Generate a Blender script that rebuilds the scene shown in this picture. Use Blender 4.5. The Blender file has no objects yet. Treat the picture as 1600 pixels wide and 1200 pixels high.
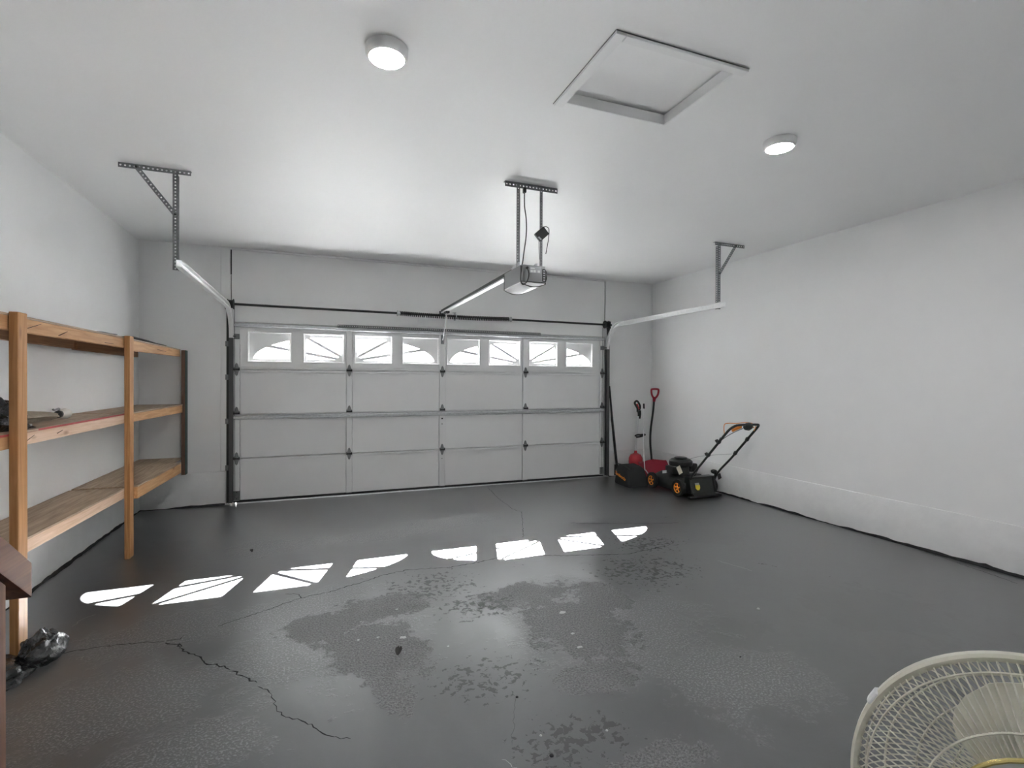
import bpy, bmesh, math, random
from mathutils import Vector, Matrix
from mathutils.geometry import tessellate_polygon
random.seed(7)
SC = bpy.context.scene
COL = SC.collection
PI = math.pi

# ------------------------------------------------------------------ camera, sky, sun, exposure
CAM_H = 1.4254
YAW, PITCH, ROLL = math.radians(21.025), math.radians(-0.379), math.radians(0.256)
FPX = 788.6
fw = Vector((math.sin(YAW)*math.cos(PITCH), math.cos(YAW)*math.cos(PITCH), math.sin(PITCH)))
r0 = Vector((math.cos(YAW), -math.sin(YAW), 0)); u0 = r0.cross(fw)
RT = r0*math.cos(ROLL)+u0*math.sin(ROLL); UP = u0*math.cos(ROLL)-r0*math.sin(ROLL)
cam = bpy.data.cameras.new('camera'); cam.sensor_width = 36; cam.lens = FPX/1600*36
cam.clip_start = 0.02; cam.clip_end = 300
co = bpy.data.objects.new('camera', cam); COL.objects.link(co)
M = Matrix((RT, UP, -fw)).transposed().to_4x4(); M.translation = Vector((0, 0, CAM_H))
co.matrix_world = M
SC.camera = co

SUN_STRENGTH = 400.0
SKY_STRENGTH = 10.0
LAMP_EMIT = 225.0
SC.view_settings.view_transform = 'Standard'; SC.view_settings.look = 'None'
SC.view_settings.gamma = 1.0; SC.view_settings.use_curve_mapping = False
SC.view_settings.exposure = 0.80
SC.cycles.sample_clamp_indirect = 40.0

w = bpy.data.worlds.new('sky'); SC.world = w; w.use_nodes = True
bg = w.node_tree.nodes['Background']; bg.inputs[0].default_value = (0.97, 0.985, 1.0, 1); bg.inputs[1].default_value = SKY_STRENGTH

sl = bpy.data.lights.new('sun', 'SUN'); sl.energy = SUN_STRENGTH; sl.angle = math.radians(0.3); sl.color = (1.0, 1.0, 1.0)
so = bpy.data.objects.new('sun', sl); COL.objects.link(so)
so.rotation_euler = Vector((-0.443, -1.435, -1.0)).to_track_quat('-Z', 'Y').to_euler()
so.location = (6, 20, 14)

# ------------------------------------------------------------------ materials
MATS = {}
def newmat(name):
    m = bpy.data.materials.new(name); m.use_nodes = True
    nt = m.node_tree; b = nt.nodes['Principled BSDF']; MATS[name] = m
    return m, nt, b
def N(nt, t, **kw):
    n = nt.nodes.new(t)
    for k, v in kw.items(): setattr(n, k, v)
    return n
def L(nt, a, b): nt.links.new(a, b)
def plain(name, col, rough=0.5, metal=0.0, spec=0.5, bump=0.0, bscale=60, var=0.0, vscale=6, trans=0.0):
    m, nt, b = newmat(name)
    b.inputs['Base Color'].default_value = (*col, 1); b.inputs['Roughness'].default_value = rough
    b.inputs['Metallic'].default_value = metal; b.inputs['Specular IOR Level'].default_value = spec
    tc = N(nt, 'ShaderNodeTexCoord')
    if bump:
        n = N(nt, 'ShaderNodeTexNoise'); n.inputs['Scale'].default_value = bscale; n.inputs['Detail'].default_value = 4
        bp = N(nt, 'ShaderNodeBump'); bp.inputs['Strength'].default_value = bump; bp.inputs['Distance'].default_value = 0.01
        L(nt, tc.outputs['Object'], n.inputs['Vector']); L(nt, n.outputs['Fac'], bp.inputs['Height']); L(nt, bp.outputs['Normal'], b.inputs['Normal'])
    if var:
        n = N(nt, 'ShaderNodeTexNoise'); n.inputs['Scale'].default_value = vscale; n.inputs['Detail'].default_value = 5
        mr = N(nt, 'ShaderNodeMapRange'); mr.inputs['From Min'].default_value = 0.3; mr.inputs['From Max'].default_value = 0.7
        mr.inputs['To Min'].default_value = 1-var; mr.inputs['To Max'].default_value = 1+var
        mx = N(nt, 'ShaderNodeMix', data_type='RGBA', blend_type='MULTIPLY'); mx.inputs[0].default_value = 1
        mx.inputs[6].default_value = (*col, 1)
        L(nt, tc.outputs['Object'], n.inputs['Vector']); L(nt, n.outputs['Fac'], mr.inputs['Value'])
        L(nt, mr.outputs[0], mx.inputs[7]); L(nt, mx.outputs[2], b.inputs['Base Color'])
    return m

def wood(name, c1, c2, axis, knots=(0.25, 0.11, 0.05), rough=0.62, marks=True):
    """grain runs along the axis (0,1,2)"""
    m, nt, b = newmat(name)
    tc = N(nt, 'ShaderNodeTexCoord'); mp = N(nt, 'ShaderNodeMapping')
    s = [26, 26, 26]; s[axis] = 1.3
    mp.inputs['Scale'].default_value = s
    L(nt, tc.outputs['Object'], mp.inputs['Vector'])
    n = N(nt, 'ShaderNodeTexNoise'); n.inputs['Scale'].default_value = 2.2; n.inputs['Detail'].default_value = 6; n.inputs['Distortion'].default_value = 0.7
    L(nt, mp.outputs[0], n.inputs['Vector'])
    cr = N(nt, 'ShaderNodeValToRGB'); e = cr.color_ramp.elements
    e[0].position = 0.34; e[0].color = (*c2, 1); e[1].position = 0.66; e[1].color = (*c1, 1)
    L(nt, n.outputs['Fac'], cr.inputs[0])
    k = N(nt, 'ShaderNodeTexVoronoi'); k.feature = 'F1'
    mk = N(nt, 'ShaderNodeMapping'); sk = [9, 9, 9]; sk[axis] = 3.4; mk.inputs['Scale'].default_value = sk
    L(nt, tc.outputs['Object'], mk.inputs['Vector']); L(nt, mk.outputs[0], k.inputs['Vector']); k.inputs['Scale'].default_value = 1.0
    kr = N(nt, 'ShaderNodeMapRange'); kr.inputs['From Min'].default_value = 0.07; kr.inputs['From Max'].default_value = 0.17
    kr.inputs['To Min'].default_value = 0.75; kr.inputs['To Max'].default_value = 0.0
    L(nt, k.outputs['Distance'], kr.inputs['Value'])
    mx = N(nt, 'ShaderNodeMix', data_type='RGBA'); L(nt, kr.outputs[0], mx.inputs[0]); L(nt, cr.outputs[0], mx.inputs[6]); mx.inputs[7].default_value = (*knots, 1)
    L(nt, mx.outputs[2], b.inputs['Base Color']); b.inputs['Roughness'].default_value = rough
    bp = N(nt, 'ShaderNodeBump'); bp.inputs['Strength'].default_value = 0.15; bp.inputs['Distance'].default_value = 0.004
    L(nt, n.outputs['Fac'], bp.inputs['Height']); L(nt, bp.outputs['Normal'], b.inputs['Normal'])
    return m

plain('wall_paint', (0.86, 0.86, 0.86), 0.55, bump=0.04, bscale=90, var=0.012, vscale=2.5)
plain('ceiling_paint', (0.90, 0.90, 0.90), 0.46, spec=0.35, bump=0.02, bscale=70, var=0.01, vscale=1.5)
plain('foundation_paint', (0.82, 0.82, 0.82), 0.6, bump=0.12, bscale=40, var=0.03, vscale=8)
plain('door_paint', (0.80, 0.80, 0.80), 0.45, bump=0.03, bscale=120, var=0.012, vscale=4)
plain('white_plastic', (0.86, 0.86, 0.86), 0.35)
plain('black_plastic', (0.018, 0.019, 0.018), 0.42)
plain('dark_plastic', (0.020, 0.022, 0.021), 0.38, var=0.15, vscale=20)
plain('black_rubber', (0.014, 0.014, 0.014), 0.75)
plain('galvanized', (0.56, 0.57, 0.58), 0.42, metal=0.85, var=0.12, vscale=45)
plain('galvanized_dull', (0.22, 0.225, 0.23), 0.5, metal=0.6, var=0.15, vscale=40)
plain('track_steel', (0.80, 0.80, 0.80), 0.36, metal=0.45, var=0.05, vscale=30)
plain('track_shaded', (0.10, 0.10, 0.10), 0.5, metal=0.5)  # track steel darkened so the shade on the vertical tracks is in the colour
plain('dark_steel', (0.055, 0.055, 0.055), 0.45, metal=0.7)
plain('opener_grey', (0.26, 0.265, 0.27), 0.45, metal=0.2)
plain('sealant', (0.012, 0.012, 0.013), 0.7, bump=0.4, bscale=50)
plain('crack_dark', (0.018, 0.018, 0.019), 0.9)
plain('crack_light', (0.10, 0.10, 0.10), 0.9)
plain('flake_grey', (0.45, 0.45, 0.45), 0.6)
plain('pale_chip', (0.55, 0.55, 0.54), 0.8)
plain('mower_orange', (0.85, 0.26, 0.02), 0.4)
plain('mower_black', (0.013, 0.015, 0.014), 0.4, var=0.2, vscale=12)
plain('shovel_red', (0.33, 0.012, 0.03), 0.42)
plain('trimmer_red', (0.50, 0.03, 0.04), 0.4)
plain('shaft_silver', (0.72, 0.72, 0.73), 0.3, metal=0.7)
plain('bag_fabric', (0.025, 0.027, 0.027), 0.8, bump=0.25, bscale=160)
plain('tag_paper', (0.74, 0.68, 0.55), 0.6)
plain('sticker_white', (0.75, 0.77, 0.76), 0.5)
plain('sticker_yellow', (0.78, 0.62, 0.06), 0.5)
plain('sticker_grey', (0.42, 0.43, 0.45), 0.5)
plain('fan_cream', (0.68, 0.65, 0.55), 0.35)
plain('fan_gold', (0.55, 0.45, 0.18), 0.25, metal=0.9)
plain('fan_badge', (0.50, 0.50, 0.48), 0.35)
plain('cloth_beige', (0.36, 0.31, 0.24), 0.85, bump=0.3, bscale=40, var=0.15, vscale=18)
plain('cloth_pale', (0.78, 0.75, 0.70), 0.8)
plain('leaf_brown', (0.035, 0.032, 0.03), 0.7)
plain('red_paint', (0.42, 0.05, 0.05), 0.5)
plain('green_paint', (0.035, 0.075, 0.065), 0.6, var=0.2, vscale=25)
plain('driveway', (0.20, 0.20, 0.20), 0.8, var=0.06, vscale=0.8)
plain('exterior_wall', (0.5, 0.5, 0.5), 0.8)
plain('lens_white', (0.86, 0.86, 0.86), 0.3)
wood('post_wood_z', (0.50, 0.255, 0.10), (0.36, 0.165, 0.055), 2)
wood('rail_wood_y', (0.74, 0.53, 0.40), (0.60, 0.40, 0.27), 1)
wood('rail_wood_tan_y', (0.60, 0.34, 0.16), (0.46, 0.235, 0.095), 1)
wood('ledger_wood_y', (0.36, 0.19, 0.09), (0.25, 0.12, 0.055), 1)
wood('deck_wood_y', (0.46, 0.34, 0.235), (0.27, 0.185, 0.12), 1, knots=(0.2, 0.12, 0.07), rough=0.55)
wood('stain_wood_y', (0.20, 0.095, 0.055), (0.13, 0.058, 0.034), 1, rough=0.75)
wood('stain_wood_z', (0.20, 0.095, 0.055), (0.13, 0.058, 0.034), 2, rough=0.75)
wood('brown_wood_z', (0.21, 0.12, 0.085), (0.14, 0.075, 0.05), 2)

def bag_mat():
    m, nt, b = newmat('plastic_film')
    b.inputs['Base Color'].default_value = (0.012, 0.012, 0.013, 1); b.inputs['Roughness'].default_value = 0.2
    b.inputs['Specular IOR Level'].default_value = 0.5
    tc = N(nt, 'ShaderNodeTexCoord'); n = N(nt, 'ShaderNodeTexNoise'); n.inputs['Scale'].default_value = 22; n.inputs['Detail'].default_value = 5
    bp = N(nt, 'ShaderNodeBump'); bp.inputs['Strength'].default_value = 0.7; bp.inputs['Distance'].default_value = 0.02
    L(nt, tc.outputs['Object'], n.inputs['Vector']); L(nt, n.outputs['Fac'], bp.inputs['Height']); L(nt, bp.outputs['Normal'], b.inputs['Normal'])
bag_mat()
def glass_mat():
    m, nt, b = newmat('window_glass'); nt.nodes.remove(b)
    out = nt.nodes['Material Output']
    t = N(nt, 'ShaderNodeBsdfTransparent'); t.inputs[0].default_value = (0.96, 0.97, 0.97, 1)
    g = N(nt, 'ShaderNodeBsdfGlossy'); g.inputs['Roughness'].default_value = 0.03
    f = N(nt, 'ShaderNodeFresnel'); f.inputs[0].default_value = 1.45
    mx = N(nt, 'ShaderNodeMixShader'); L(nt, f.outputs[0], mx.inputs[0]); L(nt, t.outputs[0], mx.inputs[1]); L(nt, g.outputs[0], mx.inputs[2])
    L(nt, mx.outputs[0], out.inputs[0])
glass_mat()
def emit_mat(name, col, s):
    m, nt, b = newmat(name)
    b.inputs['Base Color'].default_value = (0.9, 0.9, 0.9, 1)
    b.inputs['Emission Color'].default_value = (*col, 1); b.inputs['Emission Strength'].default_value = s
emit_mat('lamp_diffuser', (1.0, 1.0, 1.0), LAMP_EMIT)
def blade_mat():
    m, nt, b = newmat('fan_blade')
    b.inputs['Base Color'].default_value = (0.93, 0.90, 0.78, 1); b.inputs['Roughness'].default_value = 0.25
    b.inputs['Subsurface Weight'].default_value = 0.0
blade_mat()

def floor_mat():
    m, nt, b = newmat('painted_concrete')
    tc = N(nt, 'ShaderNodeTexCoord')
    def noise(scale, detail=6, dist=0.0, rough=0.55, vec=None):
        n = N(nt, 'ShaderNodeTexNoise'); n.inputs['Scale'].default_value = scale; n.inputs['Detail'].default_value = detail
        n.inputs['Distortion'].default_value = dist; n.inputs['Roughness'].default_value = rough
        L(nt, vec or tc.outputs['Object'], n.inputs['Vector']); return n.outputs['Fac']
    def mth(op, a, c, clamp=False):
        x = N(nt, 'ShaderNodeMath', operation=op); x.use_clamp = clamp
        for i, v in enumerate((a, c)):
            if isinstance(v, (int, float)): x.inputs[i].default_value = v
            else: L(nt, v, x.inputs[i])
        return x.outputs[0]
    def rng(v, a, c, d, e):
        x = N(nt, 'ShaderNodeMapRange'); x.inputs[1].default_value = a; x.inputs[2].default_value = c; x.inputs[3].default_value = d; x.inputs[4].default_value = e
        L(nt, v, x.inputs[0]); return x.outputs[0]
    def blob(cx, cy, rx, ry, ang=0):
        mp = N(nt, 'ShaderNodeMapping'); mp.vector_type = 'TEXTURE'
        mp.inputs['Location'].default_value = (cx, cy, 0); mp.inputs['Rotation'].default_value = (0, 0, math.radians(ang)); mp.inputs['Scale'].default_value = (rx, ry, 1)
        L(nt, tc.outputs['Object'], mp.inputs['Vector'])
        ln = N(nt, 'ShaderNodeVectorMath', operation='LENGTH'); L(nt, mp.outputs[0], ln.inputs[0])
        return rng(ln.outputs['Value'], 0.3, 1.3, 1, 0)
    def field(bl):
        f = None
        for q in bl:
            o = blob(*q); f = o if f is None else mth('MAXIMUM', f, o)
        return f
    nbig = noise(2.2, 9, 0.6, 0.62); nmid = noise(7, 8, 0.3, 0.65); nfine = noise(95, 4); ngrit = noise(210, 3)
    nedge = mth('ADD', mth('MULTIPLY', mth('SUBTRACT', nbig, 0.5), 1.5), mth('MULTIPLY', mth('SUBTRACT', nmid, 0.5), 1.5))
    # gritty bare concrete where the paint has worn off
    n25 = noise(26, 6, 0.2, 0.65); nedge = mth('ADD', nedge, mth('MULTIPLY', mth('SUBTRACT', n25, 0.5), 0.9))
    F1 = field(ROUGH); rough = rng(mth('ADD', F1, nedge), 0.48, 0.54, 0, 1)
    # thinner speckled wear
    F2 = field(SPECK); speck = rng(mth('ADD', F2, nedge), 0.45, 0.75, 0, 1)
    # darker repainted blotches
    F3 = field(DARK); dark = rng(mth('ADD', F3, nedge), 0.42, 0.52, 0, 1)
    # chips in the paint
    F4 = field(CHIPS); chn = mth('ADD', mth('MULTIPLY', noise(27, 6, 0.4, 0.6), 0.72), mth('MULTIPLY', nmid, 0.3)); chip = rng(mth('ADD', mth('MULTIPLY', F4, 0.26), chn), 0.785, 0.80, 0, 1)
    base = N(nt, 'ShaderNodeMix', data_type='RGBA'); base.inputs[6].default_value = (0.040, 0.041, 0.043, 1); base.inputs[7].default_value = (0.062, 0.064, 0.067, 1)
    L(nt, rng(nbig, 0.35, 0.65, 0, 1), base.inputs[0])
    def over(prev, fac, col):
        x = N(nt, 'ShaderNodeMix', data_type='RGBA'); L(nt, fac, x.inputs[0]); L(nt, prev, x.inputs[6])
        if isinstance(col, tuple): x.inputs[7].default_value = (*col, 1)
        else: L(nt, col, x.inputs[7])
        return x.outputs[2]
    grit = N(nt, 'ShaderNodeValToRGB'); e = grit.color_ramp.elements
    e[0].position = 0.40; e[0].color = (0.020, 0.020, 0.021, 1); e[1].position = 0.60; e[1].color = (0.17, 0.17, 0.172, 1)
    L(nt, mth('ADD', mth('MULTIPLY', nfine, 0.6), mth('MULTIPLY', ngrit, 0.4)), grit.inputs[0])
    c = base.outputs[2]
    c = over(c, mth('MULTIPLY', dark, 0.8), (0.034, 0.035, 0.036))
    spk = mth('MULTIPLY', speck, rng(nfine, 0.52, 0.60, 0, 1))
    c = over(c, mth('MULTIPLY', spk, 0.75), (0.24, 0.24, 0.243))
    c = over(c, rough, grit.outputs[0])
    c = over(c, chip, (0.025, 0.025, 0.026))
    L(nt, c, b.inputs['Base Color'])
    worn = mth('MAXIMUM', rough, chip)
    rg = mth('ADD', mth('MULTIPLY', worn, 0.20), mth('ADD', mth('MULTIPLY', speck, 0.10), rng(nbig, 0.3, 0.7, 0.29, 0.34)))
    L(nt, rg, b.inputs['Roughness']); b.inputs['Specular IOR Level'].default_value = 1.0
    L(nt, mth('MULTIPLY', mth('SUBTRACT', 1.0, mth('MULTIPLY', worn, 0.7)), 0.8), b.inputs['Coat Weight']); b.inputs['Coat Roughness'].default_value = 0.30
    hgt = mth('ADD', mth('MULTIPLY', worn, -0.35), mth('ADD', mth('MULTIPLY', mth('MAXIMUM', rough, mth('MULTIPLY', speck, 0.5)), mth('MULTIPLY', nfine, 1.2)), mth('MULTIPLY', nmid, 0.12)))
    bp = N(nt, 'ShaderNodeBump'); bp.inputs['Strength'].default_value = 0.9; bp.inputs['Distance'].default_value = 0.008
    L(nt, hgt, bp.inputs['Height']); L(nt, bp.outputs['Normal'], b.inputs['Normal'])
# wear patches on the slab: (x, y, half width, half length, angle)
ROUGH = [(0.28, 2.72, 0.34, 0.42, 15), (0.33, 2.33, 0.13, 0.22, 0), (0.42, 3.25, 0.40, 0.22, 10), (0.05, 3.1, 0.25, 0.2, 0), (1.42, 2.60, 0.36, 0.46, -15), (1.30, 3.10, 0.38, 0.22, 5), (1.75, 2.9, 0.25, 0.3, 0), (1.25, 2.12, 0.25, 0.16, 0), (1.15, 1.55, 0.35, 0.12, 0), (0.42, 1.7, 0.16, 0.08, 0)]
SPECK = [(-0.75, 3.35, 0.55, 0.32, 10), (-0.85, 2.65, 0.5, 0.4, 20), (-0.35, 4.75, 0.45, 0.28, 5), (0.1, 2.9, 0.7, 0.6, 0), (1.6, 2.6, 0.7, 0.7, 0), (0.6, 4.75, 0.8, 0.2, 0), (1.2, 4.95, 0.6, 0.25, 0), (-0.2, 3.4, 0.8, 0.25, 15), (-0.5, 2.2, 0.4, 0.3, 0), (1.9, 1.9, 0.5, 0.4, 0)]
DARK = [(3.1, 4.3, 0.5, 0.28, -25), (3.4, 3.7, 0.35, 0.3, -20), (3.25, 2.15, 0.45, 0.4, 0), (2.4, 3.4, 0.5, 0.28, -10), (2.15, 2.2, 0.35, 0.2, 0), (3.0, 1.4, 0.7, 0.4, 0), (-1.2, 4.6, 0.4, 0.6, 0)]
CHIPS = [(0.75, 3.45, 0.6, 0.5, 0), (0.95, 3.05, 0.5, 0.35, 0), (0.75, 2.3, 0.5, 0.35, 0), (0.95, 1.75, 0.55, 0.3, 0), (2.3, 3.2, 0.8, 0.6, 0), (2.7, 3.7, 0.6, 0.4, 0)]
floor_mat()

# ------------------------------------------------------------------ mesh helpers
class MB:
    def __init__(s): s.v = []; s.f = []
    def add(s, vs, fs):
        o = len(s.v); s.v += [Vector(p) for p in vs]; s.f += [tuple(i+o for i in f) for f in fs]; return s
    def box(s, x0, y0, z0, x1, y1, z1):
        return s.add([(x0,y0,z0),(x1,y0,z0),(x1,y1,z0),(x0,y1,z0),(x0,y0,z1),(x1,y0,z1),(x1,y1,z1),(x0,y1,z1)],
                     [(0,3,2,1),(4,5,6,7),(0,1,5,4),(1,2,6,5),(2,3,7,6),(3,0,4,7)])
    def obox(s, c, ax, ay, az):
        """box from centre and three half-axis vectors"""
        c, ax, ay, az = map(Vector, (c, ax, ay, az))
        P = [c+ax*i+ay*j+az*k for k in (-1, 1) for (i, j) in ((-1,-1),(1,-1),(1,1),(-1,1))]
        return s.add(P, [(0,3,2,1),(4,5,6,7),(0,1,5,4),(1,2,6,5),(2,3,7,6),(3,0,4,7)])
    def tube(s, pts, r, n=8, closed=False, caps=True):
        pts = [Vector(p) for p in pts]; m = len(pts)
        rs = r if isinstance(r, (list, tuple)) else [r]*m
        up = None; rings = []
        for i, p in enumerate(pts):
            if closed: t = pts[(i+1) % m]-pts[i-1]
            else: t = pts[min(i+1, m-1)]-pts[max(i-1, 0)]
            t.normalize()
            if up is None:
                up = Vector((0, 0, 1)) if abs(t.z) < 0.9 else Vector((0, 1, 0))
            a = (up-t*up.dot(t)); 
            if a.length < 1e-6: a = t.orthogonal()
            a.normalize(); bb = t.cross(a); up = a
            rings.append([p+(a*math.cos(2*PI*k/n)+bb*math.sin(2*PI*k/n))*rs[i] for k in range(n)])
        V = [q for R_ in rings for q in R_]; F = []
        for i in range(m if closed else m-1):
            j = (i+1) % m
            for k in range(n):
                F.append((i*n+k, i*n+(k+1) % n, j*n+(k+1) % n, j*n+k))
        if caps and not closed:
            F.append(tuple(range(n-1, -1, -1))); F.append(tuple((m-1)*n+k for k in range(n)))
        return s.add(V, F)
    def cyl(s, p0, p1, r, n=16, r2=None): return s.tube([p0, p1], [r, r if r2 is None else r2], n)
    def lathe(s, prof, origin, axis, n=24):
        """prof: (radius, height along axis)"""
        axis = Vector(axis).normalized(); a = axis.orthogonal().normalized(); b = axis.cross(a); o = Vector(origin)
        V = []; F = []; m = len(prof)
        for (r, h) in prof:
            for k in range(n): V.append(o+axis*h+(a*math.cos(2*PI*k/n)+b*math.sin(2*PI*k/n))*max(r, 1e-5))
        for i in range(m-1):
            for k in range(n): F.append((i*n+k, i*n+(k+1) % n, (i+1)*n+(k+1) % n, (i+1)*n+k))
        F.append(tuple(range(n-1, -1, -1))); F.append(tuple((m-1)*n+k for k in range(n)))
        return s.add(V, F)
    def prism(s, loops, to3d, h0, h1):
        """outer loop + holes in 2-D, extruded between h0 and h1; to3d(u, v, h)"""
        flat = [p for lp in loops for p in lp]
        tris = tessellate_polygon([[Vector((p[0], p[1], 0)) for p in lp] for lp in loops])
        n = len(flat)
        V = [to3d(p[0], p[1], h0) for p in flat]+[to3d(p[0], p[1], h1) for p in flat]
        F = [tuple(t) for t in tris]+[tuple(i+n for i in reversed(t)) for t in tris]
        o = 0
        for lp in loops:
            k = len(lp)
            for i in range(k):
                j = (i+1) % k; F.append((o+i, o+j, o+j+n, o+i+n))
            o += k
        return s.add(V, F)
    def perf(s, p0, along, wide, length, width, th, pitch=0.025, hr=0.0055):
        """perforated strip; p0 is one corner on the front face"""
        p0 = Vector(p0); A = Vector(along).normalized(); W = Vector(wide).normalized(); Nn = A.cross(W)
        cells = max(2, int(round(length/pitch))); pl = length/cells
        for c in range(cells):
            o = p0+A*(c*pl); cc = o+A*pl/2+W*width/2
            out = [o, o+A*pl/2, o+A*pl, o+A*pl+W*width/2, o+A*pl+W*width, o+A*pl/2+W*width, o+W*width, o+W*width/2]
            inn = []
            for q in out:
                d = (q-cc).normalized(); inn.append(cc+d*hr)
            V = out+inn+[q+Nn*th for q in out]+[q+Nn*th for q in inn]
            F = []
            for k in range(8):
                j = (k+1) % 8
                F += [(k, j, 8+j, 8+k), (16+j, 16+k, 24+k, 24+j), (8+k, 8+j, 24+j, 24+k)]
            for k in (0, 1, 4, 5): F.append((k+1, k, 16+k, 16+k+1))
            if c == 0: F += [(7, 6, 22, 23), (0, 7, 23, 16)]
            if c == cells-1: F += [(3, 2, 18, 19), (4, 3, 19, 20)]
            s.add(V, F)
        return s
    def build(s, name, mat, parent=None, smooth=35, bevel=0, seg=1, recalc=True, kind=None, label=None):
        org = WORLD(parent)
        me = bpy.data.meshes.new(name)
        me.from_pydata([tuple(v-org) for v in s.v], [], s.f)
        bm = bmesh.new(); bm.from_mesh(me)
        if recalc: bmesh.ops.recalc_face_normals(bm, faces=bm.faces)
        if bevel:
            bmesh.ops.bevel(bm, geom=[e for e in bm.edges if len(e.link_faces) == 2 and e.calc_face_angle(0) > 0.5], offset=bevel, segments=seg, affect='EDGES', profile=0.5)
        bm.to_mesh(me); bm.free()
        if smooth:
            me.polygons.foreach_set('use_smooth', [True]*len(me.polygons)); me.set_sharp_from_angle(angle=math.radians(smooth))
        me.materials.append(MATS[mat]); me.update()
        ob = bpy.data.objects.new(name, me); COL.objects.link(ob)
        if parent: ob.parent = parent
        else:
            c = Vector(((min(v.x for v in me.vertices_co) if False else 0), 0, 0))
        if kind: ob['kind'] = kind
        if label: ob['label'] = label
        return ob
def WORLD(o):
    v = Vector((0, 0, 0))
    while o is not None: v += o.location; o = o.parent
    return v
def thing(name, label, cat, loc=(0, 0, 0), group=None):
    o = bpy.data.objects.new(name, None); COL.objects.link(o); o.location = loc; o.empty_display_size = 0.1
    o['label'] = label; o['category'] = cat
    if group: o['group'] = group
    return o
def tag(o, label, cat, group=None):
    o['label'] = label; o['category'] = cat
    if group: o['group'] = group
    return o
def struct(o, label=None):
    o['kind'] = 'structure'
    if label: o['label'] = label
    return o
def copy_part(o, parent, delta=(0, 0, 0)):
    c = o.copy(); COL.objects.link(c); c.parent = parent; c.location = o.location+Vector(delta); return c
def arc(cx, cy, r, a0, a1, n): return [(cx+r*math.cos(a0+(a1-a0)*i/n), cy+r*math.sin(a0+(a1-a0)*i/n)) for i in range(n+1)]

# ------------------------------------------------------------------ room shell
XL, XR, D, H, YN = -1.805, 4.827, 6.523, 2.926, -0.35
DX0, DX1, DZ = -0.93, 3.985, 2.085           # door opening
floor = struct(MB().box(XL-0.2, YN-0.2, -0.15, XR+0.2, D+0.25, 0).build('floor', 'painted_concrete', smooth=0), 'grey painted concrete slab with worn patches and cracks')
HX0, HX1, HY0, HY1 = 1.235, 1.895, 1.905, 2.455   # attic hatch hole
cm = MB(); cm.prism([[(XL-0.2, YN-0.2), (XR+0.2, YN-0.2), (XR+0.2, D+0.2), (XL-0.2, D+0.2)], [(HX0, HY0), (HX0, HY1), (HX1, HY1), (HX1, HY0)]], lambda u, v, h: (u, v, h), H, H+0.14)
ceiling = struct(cm.build('ceiling', 'ceiling_paint', smooth=0), 'smooth white painted ceiling')
struct(MB().box(XL-0.2, YN-0.2, 0, XL, D+0.2, H).build('wall_left', 'wall_paint', smooth=0), 'white wall behind the wooden shelves')
struct(MB().box(XR, YN-0.2, 0, XR+0.2, D+0.2, H).build('wall_right', 'wall_paint', smooth=0), 'plain white wall on the right')
bw = MB(); bw.prism([[(XL, 0), (DX0, 0), (DX0, DZ), (DX1, DZ), (DX1, 0), (XR, 0), (XR, H), (XL, H)]], lambda u, v, h: (u, h, v), D, D+0.17)
struct(bw.build('wall_back', 'wall_paint', smooth=0), 'white wall around the garage door')
struct(MB().box(XL, YN-0.2, 0, XR, YN, H).build('wall_front', 'wall_paint', smooth=0), 'white house wall opposite the garage door')
# foundation bands
def band(name, mb): return struct(mb.build(name, 'foundation_paint', bevel=0.006, seg=2), 'painted concrete foundation band along the wall foot')
fz = 0.372
band('baseboard_right', MB().box(XR-0.016, YN, 0, XR, D, fz))
band('baseboard_left', MB().box(XL, YN, 0, XL+0.012, D, fz))
tl = band('trim_1', MB().box(XL+0.012, D-0.016, 0, -0.985, D, fz+0.006))
tr = band('trim_2', MB().box(4.06, D-0.016, 0, XR-0.016, D, fz+0.01))
# jamb boards and header board above the door
def wtrim(name, *b): return struct(MB().box(*b).build(name, 'wall_paint', bevel=0.003), 'white painted board beside the garage door')
wtrim('trim_3', -1.028, D-0.014, fz+0.012, -0.936, D, 2.918)
wtrim('trim_4', 3.988, D-0.014, fz+0.012, 4.048, D, 2.905)
wtrim('trim_5', -0.918, D-0.010, DZ-0.005, 3.972, D, 2.900)
wtrim('trim_6', -0.936, D-0.045, 2.902, 3.99, D, 2.920)
g = struct(MB().box(-0.931, D-0.004, 2.62, -0.920, D-0.0005, 2.903).box(-0.926, D-0.004, 2.33, -0.922, D-0.0005, 2.615).build('trim_7', 'crack_dark', smooth=0), 'dark gap at the left end of the header board')
g = struct(MB().box(3.974, D-0.004, 2.30, 3.979, D-0.0005, 2.903).build('trim_8', 'crack_dark', smooth=0), 'dark gap at the right end of the header board')
# unseen outer stops, added to block light leaking in round the door
struct(MB().box(DX0, D+0.0555, 0, DX0+0.05, D+0.10, DZ).build('trim_9', 'wall_paint', smooth=0))
struct(MB().box(DX1-0.05, D+0.0555, 0, DX1, D+0.10, DZ).build('trim_10', 'wall_paint', smooth=0))
struct(MB().box(DX0+0.05, D+0.0555, DZ-0.05, DX1-0.05, D+0.10, DZ).build('trim_11', 'wall_paint', smooth=0))
# driveway outside
sl_ = math.tan(math.radians(4.6)); gm = MB().add([(-60, D+0.26, -0.4), (60, D+0.26, -0.4), (60, 70, -6.2), (-60, 70, -6.2), (-60, D+0.26, -0.03), (60, D+0.26, -0.03), (60, 70, -0.03-sl_*(70-D)), (-60, 70, -0.03-sl_*(70-D))], [(0,3,2,1),(4,5,6,7),(0,1,5,4),(1,2,6,5),(2,3,7,6),(3,0,4,7)])
struct(gm.build('ground', 'driveway', smooth=0), 'pale sunlit driveway outside the garage door')

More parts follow.
